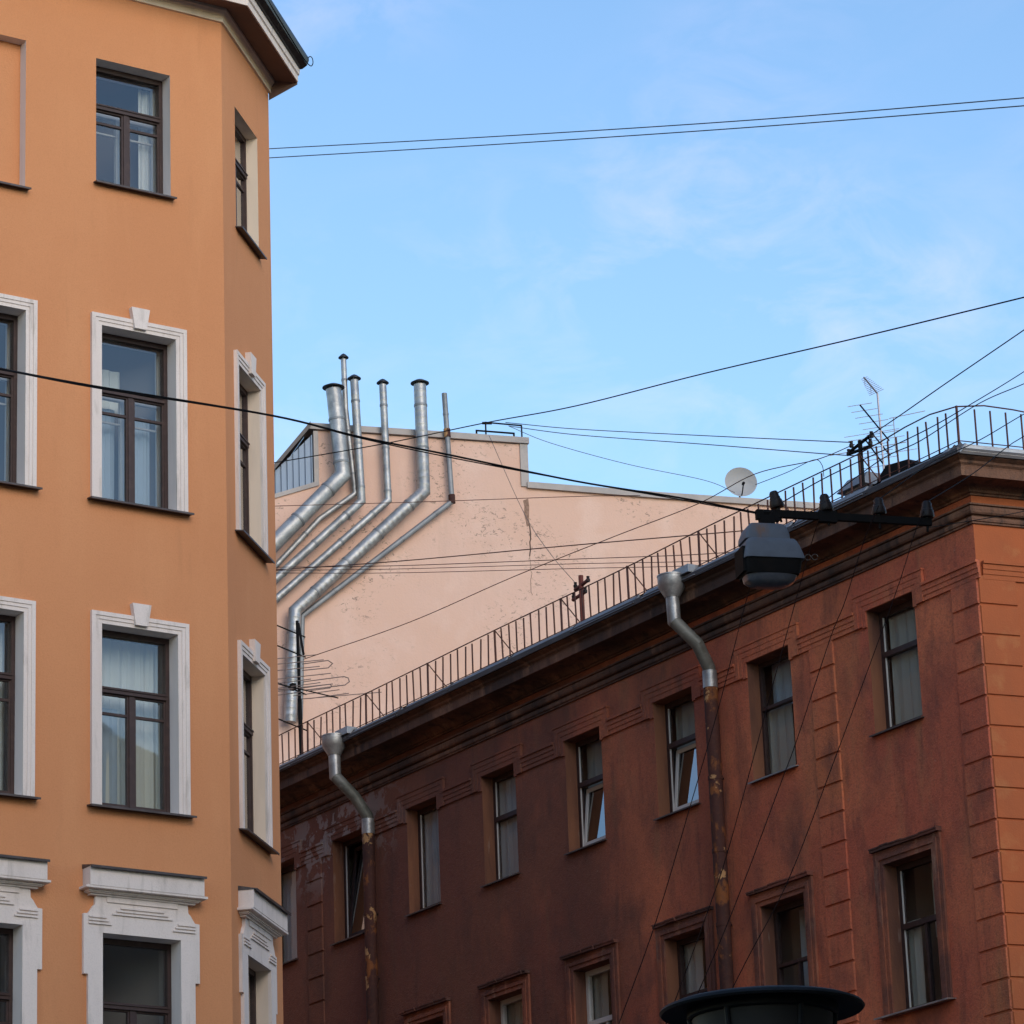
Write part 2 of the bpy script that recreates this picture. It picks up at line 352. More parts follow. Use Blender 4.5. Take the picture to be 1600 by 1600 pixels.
def timber_window(bld, F, x0, x1, z0, z1, y, curtains=(), inner=True, seed=0, open_sash=False):
    """brown casement: wide top light, mullion below it, small panes over tall ones"""
    H = z1-z0; b = MB(); fw = .065; e = .02
    x0 -= e; x1 += e; z1 += e
    zt = z1-.345*H; zg = z1-.475*H; xm = (x0+x1)/2
    b.box(x0, x0+fw, y, y+.09, z0, z1).box(x1-fw, x1, y, y+.09, z0, z1).box(x0+fw, x1-fw, y+.002, y+.088, z1-fw-.015, z1).box(x0+fw, x1-fw, y+.002, y+.088, z0, z0+fw*.8)
    b.box(x0+fw, x1-fw, y-.022, y+.08, zt-.035, zt+.02)                          # transom
    b.box(x0+fw, x1-fw, y-.034, y+.0, zt+.005, zt+.022)                          # drip lip
    b.box(xm-.032, xm+.032, y-.004, y+.07, z0+fw*.8, zt-.035)                    # mullion
    for a, c in ((x0+fw, xm-.032), (xm+.032, x1-fw)):
        b.box(a, c, y+.012, y+.05, zg-.014, zg+.014)
        b.box(a, a+.022, y+.008, y+.052, z0+fw*.8, zt-.035).box(c-.022, c, y+.008, y+.052, z0+fw*.8, zt-.035)
        b.box(a+.022, c-.022, y+.010, y+.05, z0+fw*.8, z0+fw*.8+.03).box(a+.022, c-.022, y+.010, y+.05, zt-.055, zt-.035)
    b.box(x0+fw, x1-fw, y+.008, y+.052, zt+.02, zt+.04)
    w = b.ob('window', BROWN, bld, F.M)
    pane(w, F, x0+fw, x1-fw, zt+.04, z1-fw-.015, y+.03)
    for a, c in ((x0+fw+.022, xm-.054), (xm+.054, x1-fw-.022)):
        pane(w, F, a, c, zg+.014, zt-.055, y+.03)
        pane(w, F, a, c, z0+fw*.8+.03, zg-.014, y+.03)
    if inner:                                                                    # second sash on the room side
        q = MB(); yi = y+.17
        q.box(x0-.02, x0+.06, yi, yi+.05, z0, z1).box(x1-.06, x1+.02, yi, yi+.05, z0, z1).box(x0+.06, x1-.06, yi, yi+.05, zt-.03, zt+.03).box(x0+.06, x1-.06, yi, yi+.05, z0, z0+.06).box(x0+.06, x1-.06, yi, yi+.05, z1-.06, z1)
        q.box(xm-.04, xm+.04, yi, yi+.05, z0+.06, zt-.03)
        for a, c in ((x0+.06, xm-.04), (xm+.04, x1-.06)): q.box(a, c, yi+.01, yi+.035, zg-.05, zg-.03)
        q.ob('inner_sash', INNER, w, F.M)
    room(w, F, x0, x1, z0, z1, y+.09)
    W = x1-x0
    for k, (a, c, d, e_, yy, m) in enumerate(curtains):
        curtain(w, F, x0+W*a, x0+W*c, z0+H*d, z0+H*e_, y+yy, m, max(2, 7*(c-a)), .02, seed*7+k)
    return w
def tin_sill(bld, F, x0, x1, z, yin, yout=-.085, m=None, t=.014):
    b = MB()
    b.add([(x0, yout, z-.035), (x1, yout, z-.035), (x1, yin, z), (x0, yin, z), (x0, yout, z-.035-t), (x1, yout, z-.035-t), (x1, yin, z-t), (x0, yin, z-t)], [(0, 1, 2, 3), (7, 6, 5, 4), (0, 4, 5, 1), (1, 5, 6, 2), (2, 6, 7, 3), (3, 7, 4, 0)])
    b.box(x0, x1, yout-.004, yout+.006, z-.035-t-.006, z-.033)
    return b.ob('window_sill', m or TIN_BROWN, bld, F.M)

# ------------------------------------------------------------------ orange corner building
OB = thing('orange_corner_building', 'orange plaster corner apartment building with white window surrounds at the left', 'building', T((-3.179, 39, 0)))
# (x0, x1, z0, z1)
rows = [(18.63, 20.15), (14.86, 16.89), (11.42, 13.43), (7.9, 10.03)]
colsL = [(-3.43, -2.50), (-1.57, -.64)]; colF = (.48, 1.38)
hL = []; hF = []
for i, (a, b_) in enumerate(rows):
    for j, (x0, x1) in enumerate(colsL):
        if i == 0 and j == 0: hL.append((-3.45, -2.51, 18.36, 20.16, .14)); continue
        if i == 0: x0, x1 = -1.63, -.68
        hL.append((x0, x1, a, b_, None))
    hF.append((.52, 1.46, a, b_, None) if i == 0 else (*colF, a, b_, None))
DL = .18; DF = .14
wall_mesh(-16, 0, 0, 21.0, hL, DL).ob('wall', [ORANGE, REVEAL], OB, FL.M)
wall_mesh(0, 1.98, 0, 21.0, hF, DF).ob('wall', [ORANGE, mat('sun_warmed_reveal_paint', (.74, .61, .49), .9, layers=(((.55, .46, .38), 4, .5, .75, .5, DRIP),))], OB, FF.M)  # bevel reveals: the same pale paint with warm sunlight mixed into its colour
pend = FF.at(1.98, 0, 0)                       # the building's face down the side street
FT = Frame(pend.x, pend.y, -33.7)
b = MB(); b.add([(0, 0, 0), (45, 0, 0), (45, 0, 21), (0, 0, 21)], [(0, 1, 2, 3)]); b.ob('wall', ORANGE, OB, FT.M)
cor = [tuple(FL.at(-16, 0, 0).xy), (-3.179, 39.0), tuple(FF.at(2.0, 0, 0).xy)]
sweep(cor, [(0, 20.98), (.028, 20.985), (.03, 21.06), (.045, 21.075), (.06, 21.10), (.075, 21.115), (.075, 21.16), (0, 21.16)]).ob('cornice_moulding', CREAM, OB)
sweep(cor, [(0, 21.165), (.335, 21.085), (.35, 21.085), (.352, 21.08), (.352, 21.30), (0, 21.30)]).ob('soffit', SOFFIT, OB)
sweep(cor, [(.354, 21.085), (.372, 21.085), (.374, 21.165), (.392, 21.175), (.40, 21.245), (.354, 21.245)]).ob('fascia', WHITE, OB)
gut = sweep(cor, [(.36, 21.252), (.43, 21.25), (.49, 21.29), (.515, 21.35), (.515, 21.385), (.505, 21.385), (.47, 21.31), (.3, 21.32)]).ob('gutter', TIN_BLACK, OB)
p0 = FF.at(2.0, -.5, 21.37)
lp = [p0+FF.x*(.0)-FF.y*(-.02), p0+FF.x*.03-FF.y*.02+Vector((0, 0, .05)), p0+FF.x*.05-FF.y*.045+Vector((0, 0, .03)), p0+FF.x*.05-FF.y*.05-Vector((0, 0, .04)), p0+FF.x*.02-FF.y*.02-Vector((0, 0, .075)), p0-FF.x*.3-FF.y*.0-Vector((0, 0, .07)), p0-FF.x*1.5-FF.y*.004-Vector((0, 0, .05)), p0-FF.x*2.2-FF.y*.0-Vector((0, 0, .02))]
MB().tube(densify(lp, 6), .006, 6).ob('gutter_cable', CABLE, gut)
MB().prism([(0, 20.9), (-.0, 21.3), (.36, 21.3), (.36, 21.06)], 0, .012).ob('soffit_end_board', SOFFIT, OB, T(FF.at(2.004, 0, 0)) @ Matrix((-FF.y, FF.x, Vector((0, 0, 1)))).transposed().to_4x4())
b = MB()
top = [FL.at(-16, -.3, 21.31), FL.at(0, -.3, 21.31)+FL.x*.12, FF.at(2, -.3, 21.31), FT.at(45, -.3, 21.31), FT.at(40, 9, 22.6), FL.at(-14, 9, 22.6)]
b.add(top, [tuple(range(6))]); b.ob('roof', ROOFM, OB)
sweep([tuple(FT.at(1.2, .6, 0).xy), tuple(FT.at(44.5, .6, 0).xy)], [(0, 21.3), (-1.6, 24.9), (-6, 25.4), (-6, 21.3)]).ob('mansard_roof', ROOFM, OB)

def stucco_surround(F, x0, x1, z0, z1, w=.13):
    b = MB(); s = [(.0, .045, .024), (.045, .085, .034), (.085, w, .044)]
    for a, c, pr in s:
        b.box(x0-c, x0-a, -pr, 0, z0, z1+a).box(x1+a, x1+c, -pr, 0, z0, z1+a)
        b.box(x0-c, x1+c, -pr-.001, 0, z1+a, z1+c)
    o = b.ob('window_surround', WHITE, OB, F.M)
    xm = (x0+x1)/2
    k = MB().prism([(xm-.075, z1+.025), (xm+.075, z1+.025), (xm+.115, z1+.27), (xm-.115, z1+.27)], -.07, 0).ob('keystone', WHITE, o, F.M)
    return o
def hooded_surround(F, x0, x1, z0, z1):
    xm = (x0+x1)/2; hw = (x1-x0)/2
    pts = [(hw, z0), (hw+.17, z0), (hw+.17, 9.58), (hw+.225, 9.58), (hw+.225, 10.22), (hw+.17, 10.225), (hw+.145, 10.26), (hw+.12, 10.30), (hw+.09, 10.33), (hw+.085, 10.42), (hw+.085, 10.47)]
    left = [(xm-a, z) for a, z in pts]; right = [(xm+a, z) for a, z in pts]
    b = MB()
    b.prism([(xm-hw, z0), (xm-hw-.17, z0), (xm-hw-.17, 9.58), (xm-hw-.225, 9.58), (xm-hw-.225, z1), (xm-hw, z1)], -.04, 0)
    b.prism([(xm+hw, z0), (xm+hw+.17, z0), (xm+hw+.17, 9.58), (xm+hw+.225, 9.58), (xm+hw+.225, z1), (xm+hw, z1)], -.04, 0)
    b.prism([(xm-hw-.225, z1)]+left[4:]+right[:3:-1]+[(xm+hw+.225, z1)], -.041, 0)
    o = b.ob('window_surround', WHITE, OB, F.M)
    for k in range(3):                                          # raised stepped ribs of the frieze
        zz = 10.17+.035*k
        MB().box(xm-.36+.05*k, xm+.36-.05*k, -.058, -.041, zz+.06, zz+.078).ob('frieze_rib', WHITE, o, F.M)
        for s in (-1, 1):
            a, c = sorted((xm+s*(hw+.17), xm+s*(hw-.10+.03*k)))
            MB().box(a, c, -.058, -.041, zz-.055, zz-.037).ob('frieze_rib', WHITE, o, F.M)
    MB().box(xm-.42, xm+.42, -.055, -.041, 10.36, 10.44).ob('frieze_panel', WHITE, o, F.M)
    h = MB()
    prof = [(0, 10.42), (.06, 10.42), (.07, 10.44), (.10, 10.45), (.115, 10.47), (.16, 10.475), (.17, 10.50)]
    for (pa, za), (pb, zb) in zip(prof[:-1], prof[1:]): h.box(xm-hw-.09-pb, xm+hw+.09+pb, -pb, 0, za, zb-.0005)
    h.box(xm-hw-.215, xm+hw+.215, -.175, 0, 10.50, 10.70)
    hd = h.ob('window_hood', WHITE, OB, F.M)
    c = MB(); c.add([(xm-hw-.225, -.215, 10.705), (xm+hw+.225, -.215, 10.705), (xm+hw+.225, 0, 10.75), (xm-hw-.225, 0, 10.75), (xm-hw-.225, -.215, 10.70), (xm+hw+.225, -.215, 10.70), (xm+hw+.225, 0, 10.701), (xm-hw-.225, 0, 10.701)], [(0, 1, 2, 3), (7, 6, 5, 4), (0, 4, 5, 1), (1, 5, 6, 2), (2, 6, 7, 3), (3, 7, 4, 0)])
    c.box(xm-hw-.225, xm+hw+.225, -.219, -.209, 10.68, 10.706)
    c.ob('hood_flashing', TIN_BROWN, hd, F.M)
    return o
CS = {  # curtains of each opening: x from, x to, z from, z to, depth, cloth
 (0, 1): [(.55, .72, .0, .55, .3, CURT_W), (.05, .2, .0, .95, .32, CURT_W), (.80, .97, .0, .98, .26, CURT_W)],
 (0, 2): [(.1, .9, .0, .6, .3, CURT_W)],
 (1, 0): [(.1, .5, .0, .6, .4, CURT_B)],
 (1, 1): [(.16, .46, .0, .62, .3, CURT_B), (.55, .90, .0, .60, .28, CURT_B), (.02, .60, .62, .88, .45, CURT_G)],
 (1, 2): [(.1, .9, .0, .9, .3, CURT_G)],
 (2, 0): [(.0, 1, .0, 1, .28, CURT_G)],
 (2, 1): [(.0, 1, .0, .66, .26, CURT_G), (.0, 1, .64, 1, .30, CURT_G), (.1, .45, .0, .6, .24, CURT_B)],
 (2, 2): [(.0, 1, .0, 1, .3, CURT_G)],
 (3, 0): [(.5, 1, .5, .9, .35, CURT_B)],
 (3, 1): [(.02, .35, .35, .62, .5, CURT_G)],
 (3, 2): [(.0, 1, .0, .6, .4, CURT_G)]}
k = 0
for F, hs, cols, dp in ((FL, hL, (0, 1), DL), (FF, hF, (2,), DF)):
    for n, (x0, x1, z0, z1, cd) in enumerate(hs):
        i = n//len(cols); j = cols[n % len(cols)]
        if i == 0:
            tin_sill(OB, F, x0-.035, x1+.035, z0+.005, dp if not cd else .13)
            if cd: continue
        k += 1
        timber_window(OB, F, x0, x1, z0, z1, dp, CS.get((i, j), ()), inner=(i < 2), seed=k)
        if i in (1, 2):
            stucco_surround(F, x0, x1, z0-.015, z1); tin_sill(OB, F, x0-.17, x1+.17, z0+.005, dp, -.105)
        if i == 3:
            hooded_surround(F, x0, x1, z0, z1); tin_sill(OB, F, x0-.17, x1+.17, z0+.005, dp, -.105)

# ------------------------------------------------------------------ red corner building
RB = thing('red_corner_building', 'weathered red plaster corner building with dark cornice and ochre end wall', 'building', T((6.294, 48, 0)))
RW = [(-2.41, -1.36), (-5.26, -4.22), (-7.66, -6.63), (-10.10, -9.09), (-12.53, -11.54), (-14.87, -13.89), (-17.33, -16.30), (-19.66, -18.62)]
r1 = (15.08, 16.87); r2 = (11.12, 13.20); DR = .21
hR = [(a, c, r1[0], r1[1], None) for a, c in RW]+[(a, c, r2[0], r2[1], None) for a, c in RW[:7]]
wall_mesh(-34, 0, 0, 17.99, hR, DR).ob('wall', [RED, JAMB], RB, FR.M)
wall_mesh(0, 16, 0, 17.99, [], DR).ob('wall', OCHRE, RB, FS.M)
cor = [tuple(FR.at(-34, 0, 0).xy), (6.294, 48.0), tuple(FS.at(16, 0, 0).xy)]
sweep(cor, [(0, 17.45), (.03, 17.455), (.03, 17.48), (.05, 17.485), (.055, 17.515), (.05, 17.545), (.02, 17.555), (.02, 17.575), (.07, 17.58), (.09, 17.60), (.10, 17.64), (.095, 17.68), (.075, 17.69), (.11, 17.70), (.11, 17.722), (0, 17.74)]).ob('cornice_moulding', GRIME, RB)
sweep(cor, [(0, 17.86), (.03, 17.865), (.03, 17.89), (.06, 17.90), (.075, 17.93), (.11, 17.965), (.15, 17.985), (.43, 18.0), (.435, 17.97), (.465, 17.97), (.47, 18.09), (.45, 18.10), (.455, 18.125), (.49, 18.15), (.50, 18.18), (.545, 18.20), (.575, 18.215), (.575, 18.245), (0, 18.25)]).ob('cornice', GRIME, RB)
sweep(cor, [(.50, 18.252), (.60, 18.225), (.612, 18.225), (.62, 18.30), (.60, 18.315), (.50, 18.31)]).ob('eaves_gutter', ROOFM, RB)
# tin lip, sheet by sheet along the eaves
x = -33.5; rnd = random.Random(3)
while x < .35:
    ln = rnd.uniform(1.2, 1.9); x1 = min(x+ln, .45)
    MB().add([(0, -.622, 18.255), (x1-x, -.622, 18.255), (x1-x-.012, -.50, 18.40), (.0, -.50, 18.40), (0, -.60, 18.25), (x1-x, -.60, 18.25), (x1-x, -.48, 18.39), (0, -.48, 18.39)], [(0, 1, 2, 3), (0, 4, 5, 1), (3, 2, 6, 7), (0, 3, 7, 4), (1, 5, 6, 2)]).ob('eaves_sheet', GALV_D, RB, FR.T(x, rnd.uniform(-.012, .006), rnd.uniform(-.02, .012)) @ Matrix.Rotation(rnd.uniform(-.012, .012), 4, 'Y'))
    MB().add([(-.014, -.632, 18.262), (.014, -.632, 18.262), (.014, -.508, 18.412), (-.014, -.508, 18.412), (-.014, -.60, 18.24), (.014, -.60, 18.24), (.014, -.48, 18.38), (-.014, -.48, 18.38)], [(0, 1, 2, 3), (0, 4, 5, 1), (3, 2, 6, 7), (0, 3, 7, 4), (1, 5, 6, 2)]).ob('sheet_seam', ROOFM, RB, FR.T(x1, 0, 0))
    x = x1+.004
TIN_GLOW = mat('glow_tinted_tin', (.88, .80, .68), .38, .55, layers=(((.62, .58, .52), 5, .45, .65, .6, ONE),), bumps=((9, .6, .03),))  # sunset glow reflected by the tin is built into this pale warm colour
for i in range(6):
    MB().add([(0, -.622, 18.262), (1.2, -.622, 18.262), (1.19, -.50, 18.41), (.0, -.50, 18.41), (0, -.60, 18.25), (1.2, -.60, 18.25), (1.2, -.48, 18.39), (0, -.48, 18.39)], [(0, 1, 2, 3), (0, 4, 5, 1), (3, 2, 6, 7), (0, 3, 7, 4), (1, 5, 6, 2)]).ob('eaves_sheet', TIN_GLOW, RB, FS.T(-.40+i*1.21, 0, 0))
b = MB()
rp = [FR.at(-34, -.5, 18.395), FR.at(.42, -.5, 18.395), FS.at(16, -.5, 18.395), FS.at(16, 9, 20.6), FR.at(-9, 9, 20.9), FR.at(-34, 9, 20.9)]
b.add(rp+[p-Vector((0, 0, .12)) for p in rp], [(0, 1, 4, 5), (1, 2, 3, 4), (11, 10, 7, 6), (10, 9, 8, 7)]); b.ob('roof', ROOFM, RB)

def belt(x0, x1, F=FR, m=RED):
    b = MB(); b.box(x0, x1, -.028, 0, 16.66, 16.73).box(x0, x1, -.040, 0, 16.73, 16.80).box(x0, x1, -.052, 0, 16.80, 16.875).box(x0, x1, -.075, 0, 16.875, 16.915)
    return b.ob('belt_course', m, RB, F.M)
edges = []
for a, c in RW:
    # raised head surround, returning down to the belt
    b = MB(); e = .245
    for (i0, pr) in ((0, .030), (.08, .038), (.16, .046)):
        b.box(a-i0-.08, a-i0, -pr, 0, 16.655-.02*(i0 == 0), r1[1]+i0).box(c+i0, c+i0+.08, -pr, 0, 16.655-.02*(i0 == 0), r1[1]+i0)
        b.box(a-i0-.08, c+i0+.08, -pr-.001, 0, r1[1]+i0, r1[1]+i0+.08)
    b.box(a-e-.008, c+e+.008, -.06, 0, r1[1]+.24, r1[1]+.27)
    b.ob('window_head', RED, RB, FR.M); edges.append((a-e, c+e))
belt(edges[0][1]+.002, 0.07)
for (a0, a1), (c0, c1) in zip(edges[1:], edges[:-1]): belt(a1+.002, c0-.002)
belt(.075, 15, FS, OCHRE)
# rusticated strips: separate blocks with open joints
def quoin_mesh(w, h, pr):
    e = .012
    return MB().add([(0, 0, 0), (w, 0, 0), (w, 0, h), (0, 0, h), (e, -pr, e), (w-e, -pr, e), (w-e, -pr, h-e), (e, -pr, h-e)], [(4, 5, 6, 7), (0, 1, 5, 4), (1, 2, 6, 5), (2, 3, 7, 6), (3, 0, 4, 7)]).mesh('quoin')
HB = .404
qa = quoin_mesh(.56, HB, .024); qb = quoin_mesh(.52, HB, .024); qs = quoin_mesh(.585, HB, .024)
for i in range(20):
    z = 16.30-(i)*.4285+.012
    j = rnd.uniform(-.002, .002)
    mk('quoin', qa, RED, RB, FR.T(-.555+j, 0, z)); mk('quoin', qs, OCHRE, RB, FS.T(.0, 0, z))
    mk('quoin', qa, RED, RB, FR.T(-3.76+j, 0, z))
    mk('quoin', qb, RED, RB, FR.T(-18.22+j, 0, z))
def red_window(x0, x1, z0, z1, style, seed):
    """casements of the red building, each in its own state"""
    F = FR; y = DR; e = .02; x0 -= e; x1 += e; z1 += e; H = z1-z0; W = x1-x0
    P = dict(zt=.40, frame=BROWN, fw=.06, mull=False, tilt=False, cur=[], glass=GLASS_D, thin=False)
    P.update(style); fw = P['fw']; m = P['frame']
    b = MB(); zt = z1-P['zt']*H if P['zt'] else None
    b.box(x0, x0+fw+.02, y, y+.08, z0, z1).box(x1-fw, x1, y, y+.08, z0, z1).box(x0+fw+.02, x1-fw, y+.002, y+.078, z1-fw-.04, z1).box(x0+fw+.02, x1-fw, y+.002, y+.078, z0, z0+fw+.03)
    xa, xb = x0+fw+.02, x1-fw
    tb = .028 if P['thin'] else .045
    if zt: b.box(xa, xb, y-.015, y+.07, zt-tb, zt+tb*.7)
    if P['mull']: b.box((xa+xb)/2-.025, (xa+xb)/2+.025, y+.003, y+.06, z0+fw+.03, zt-tb)
    w = b.ob('window', m, RB, F.M)
    if zt: pane(w, F, xa, xb, zt+tb*.7, z1-fw-.04, y+.035, P['glass'])
    zl = (zt-tb) if zt else z1-fw-.04
    if P['tilt']:
        h = zl-z0-fw-.03; piv = F.T(xa, y+.02, z0+fw+.03) @ Matrix.Rotation(R_(-P['tilt']), 4, 'X')
        s = MB(); ww = xb-xa
        s.box(.012, .07, 0, .045, .0, h-.01).box(ww-.07, ww-.012, 0, .045, 0, h-.01).box(.07, ww-.07, .002, .043, 0, .06).box(.07, ww-.07, .002, .043, h-.07, h-.01)
        so = s.ob('tilted_sash', P.get('sash', INNER), w, piv)
        MB().box(.07, ww-.07, .018, .022, .06, h-.07).ob('pane', SASHGLASS, w, piv)
    elif P['mull']:
        xm = (xa+xb)/2
        pane(w, F, xa, xm-.025, z0+fw+.03, zl, y+.035, P['glass']); pane(w, F, xm+.025, xb, z0+fw+.03, zl, y+.035, P['glass'])
    else: pane(w, F, xa, xb, z0+fw+.03, zl, y+.035, P['glass'])
    if P.get('edge'):                                            # pale bare-putty edge beside the frame
        MB().box(xa-.004, xa+.014, y+.01, y+.03, z0+fw, z1-fw).ob('putty_line', INNER, w, F.M)
    room(w, F, x0, x1, z0, z1, y+.08, 1.6)
    for k, (a, c, d, e_, yy, cm) in enumerate(P['cur']):
        curtain(w, F, x0+W*a, x0+W*c, z0+H*d, z0+H*e_, y+yy+(.12 if P['tilt'] else 0), cm, max(2, 5*(c-a)), .015, seed*11+k)
    return w
CURT_R = mat('dirty_net_curtain', (.34, .335, .30), .95)
SASHGLASS = glass('sash_glass', (.3, .31, .3), 4.5, .01)
CURT_P = mat('pale_blind', (.40, .40, .39), .95)
st1 = [dict(zt=.36, edge=True, fw=.07, cur=[(.1, .62, 0, 1, .12, CURT_R), (.62, 1, .35, 1, .3, CURT_R)]),
       dict(zt=.40, thin=True, fw=.04, cur=[(.0, .55, 0, .62, .12, CURT_R), (.6, 1, 0, .6, .12, CURT_B), (0, 1, .62, 1, .25, CURT_B)]),
       dict(zt=.38, tilt=6, edge=True, cur=[(.0, 1, .58, 1, .10, CURT_R), (.05, .5, 0, .6, .3, CURT_R)]),
       dict(zt=.40, tilt=6, edge=True, cur=[(.0, 1, .56, 1, .10, CURT_R), (.05, .5, 0, .6, .3, CURT_R)]),
       dict(zt=.40, edge=True, cur=[(0, 1, 0, 1, .10, CURT_P)]),
       dict(zt=None, edge=True, fw=.07, cur=[(0, 1, 0, 1, .09, CURT_P)]),
       dict(zt=None, tilt=6, sash=BROWN, edge=True, cur=[(.25, 1, 0, 1, .15, CURT_R)]),
       dict(zt=None, fw=.06, cur=[(0, 1, 0, 1, .10, CURT_P)])]
st2 = [dict(zt=.42, mull=True, edge=True, cur=[(.0, .30, 0, .62, .12, CURT_R), (.3, 1, .5, 1, .35, CURT_R)]),
       dict(zt=.42, mull=True, thin=True, cur=[(0, 1, .3, 1, .5, CURT_B)]),
       dict(zt=.42, cur=[(.0, .45, .5, 1, .14, CURT_P), (.0, 1, .05, .35, .14, CURT_P)], thin=True),
       dict(zt=.40, frame=INNER, mull=True, cur=[(.0, .4, .55, 1, .14, CURT_R)]),
       dict(zt=.42, frame=INNER, cur=[(.0, .5, .3, 1, .14, CURT_R)]),
       dict(zt=.42, cur=[(.0, .5, .3, 1, .3, CURT_R)]),
       dict(zt=.42, cur=[(.0, .5, .3, 1, .3, CURT_R)])]
for k, ((a, c), s) in enumerate(zip(RW, st1)):
    red_window(a, c, *r1, s, k)
    tin_sill(RB, FR, a-.05, c+.04, r1[0]+.004, DR, -.07, GALV_D if k == 1 else TIN_BROWN)
for k, ((a, c), s) in enumerate(zip(RW[:7], st2)):
    red_window(a, c, *r2, s, 20+k)
    tin_sill(RB, FR, a-.26, c+.26, r2[0]+.004, DR, -.16, GALV if k == 0 else GALV_D)
    b = MB(); z0, z1 = r2                                       # worn stucco surround
    for i0, wd, pr in ((0, .07, .03), (.07, .06, .05), (.13, .07, .035)):
        b.box(a-i0-wd, a-i0, -pr, 0, z0-.02, z1+i0).box(c+i0, c+i0+wd, -pr, 0, z0-.02, z1+i0).box(a-i0-wd, c+i0+wd, -pr-.001, 0, z1+i0, z1+i0+wd)
    # crumbling head moulding, in broken lengths
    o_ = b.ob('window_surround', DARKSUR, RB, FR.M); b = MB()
    x = a-.22; rr = random.Random(50+k)
    while x < c+.22:
        l = min(rr.uniform(.12, .38), c+.22-x); pr = rr.uniform(.07, .115); zt = z1+.255+rr.uniform(-.012, .012)
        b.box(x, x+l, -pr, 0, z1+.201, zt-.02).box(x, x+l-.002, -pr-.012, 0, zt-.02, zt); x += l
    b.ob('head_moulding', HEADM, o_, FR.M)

# ------------------------------------------------------------------ downpipes
ELBOW = mat('weathered_zinc', (.17, .17, .155), .6, .4, layers=(((.09, .095, .08), 3, .42, .62, .8, ONE), ((.28, .28, .27), 7, .56, .7, .5, ONE)), bumps=((10, .4, .012),))
def downpipe(xt, xb, label, ztop=18.42):
    root = thing('downpipe', label, 'downpipe', FR.T(xb, -.14, 0), 'downpipes on the red facade')
    q = MB(); c = FR.at(xt, -.66, 0)
    q.lathe([(.115, 18.03), (.12, 18.05), (.195, 18.17), (.20, 18.19), (.207, 18.20), (.21, 18.35), (.217, 18.355), (.217, 18.375), (.20, 18.375), (.19, 18.21), (.10, 18.05)], 20, (c.x, c.y, 0)).ob('hopper', GALV, root)
    MB().box(-.10, .30, -.05, .16, 18.33, 18.45).ob('outlet_spout', GALV, root, FR.T(xt+.12, -.60, 0))
    s1 = [FR.at(xt, -.66, 18.10), FR.at(xt+.02, -.66, 17.66), FR.at(xt+.24, -.42, 17.28), FR.at(xb, -.15, 16.98), FR.at(xb, -.14, 16.85)]
    MB().tube(s1[:2]+[s1[1]+(s1[2]-s1[1])*.02], .102, 16, True).ob('pipe_section', GALV, root)
    MB().tube([s1[1], s1[2], s1[3], s1[4]], .099, 16).ob('pipe_elbow', ELBOW, root)
    MB().tube([FR.at(xb, -.14, 16.92), FR.at(xb, -.14, 16.66)], .112, 16).ob('collar', GALV, root)
    z = 16.75
    while z > 1:
        l = 1.15 if z < 16 else 1.5
        z1 = max(z-l, .4)
        MB().tube([FR.at(xb, -.14, z), FR.at(xb, -.14, z1+.16), FR.at(xb, -.14, z1)], .10, 16, True, [.106, .104, .096]).ob('pipe_section', RUSTY, root)
        MB().tube([FR.at(xb, -.14, z1+.06), FR.at(xb, -.14, z1+.0)], .113, 16).ob('pipe_band', RUSTY, root)
        MB().box(-.02, .02, -.01, .2, z1+.02, z1+.05).ob('bracket', BLACK, root, FR.T(xb, -.1, 0))
        z = z1+.05 if z1 > .4 else 0
    return root
downpipe(-6.13, -6.00, 'downpipe with galvanised hopper and rusty brown pipe, nearer the street corner')
downpipe(-16.10, -15.90, 'downpipe with galvanised hopper beside the orange building, farther down the red facade')

# ------------------------------------------------------------------ roof railing
RL = thing('roof_railing', 'thin rusty iron railing along the eaves of the red building', 'railing', FR.T(0, -.45, 18.35))
yr, zb, zt = -.45, 18.35, 18.97
xs_post = [-21.2, -19.3, -17.35, -15.37, -13.37, -11.30, -9.38, -7.54, -5.68, -3.75, -1.80]
xc, c0 = .36, None
pc = FR.at(xc, yr, 0)                                            # corner post
barm = MB().box(-.0095, .0095, -.0095, .0095, -.035, .60).mesh('bar'); barm.materials.append(RUSTBAR)
postm = MB().box(-.013, .013, -.013, .013, -.08, .625).mesh('post'); postm.materials.append(RUSTBAR)
brm = MB().tube([(0, 0, .60), (0, .50, .10)], .010, 6).mesh('brace'); brm.materials.append(RUSTBAR)
allp = xs_post+[xc]
for i, xp in enumerate(allp):
    j = rnd.uniform(-.02, .02)
    mk('post', postm, RUSTBAR, RL, FR.T(xp, yr, zb) @ Matrix.Rotation(rnd.uniform(-.02, .02), 4, 'Y'))
    if i < len(xs_post): mk('brace', brm, RUSTBAR, RL, FR.T(xp+.02, yr, zb))
    if i < len(allp)-1:
        n = 9 if i < len(allp)-2 else 10; d = allp[i+1]-xp
        for k in range(1, n): mk('bar', barm, RUSTBAR, RL, FR.T(xp+d*k/n+rnd.uniform(-.008, .008), yr+rnd.uniform(-.006, .006), zb+rnd.uniform(-.006, .006)) @ Matrix.Rotation(rnd.uniform(-.045, .045), 4, 'Y') @ Matrix.Rotation(rnd.uniform(-.03, .03), 4, 'X'))
q = MB(); pts = []
for i, xp in enumerate(allp):
    pts.append(FR.at(xp, yr, zt+rnd.uniform(-.015, .012)))
pts += [FS.at(1.4, yr, zt-.03), FS.at(3.2, yr, zt), FS.at(6, yr, zt)]
MB().tube(densify(pts, 4), .011, 6).ob('top_rail', RUSTBAR, RL)
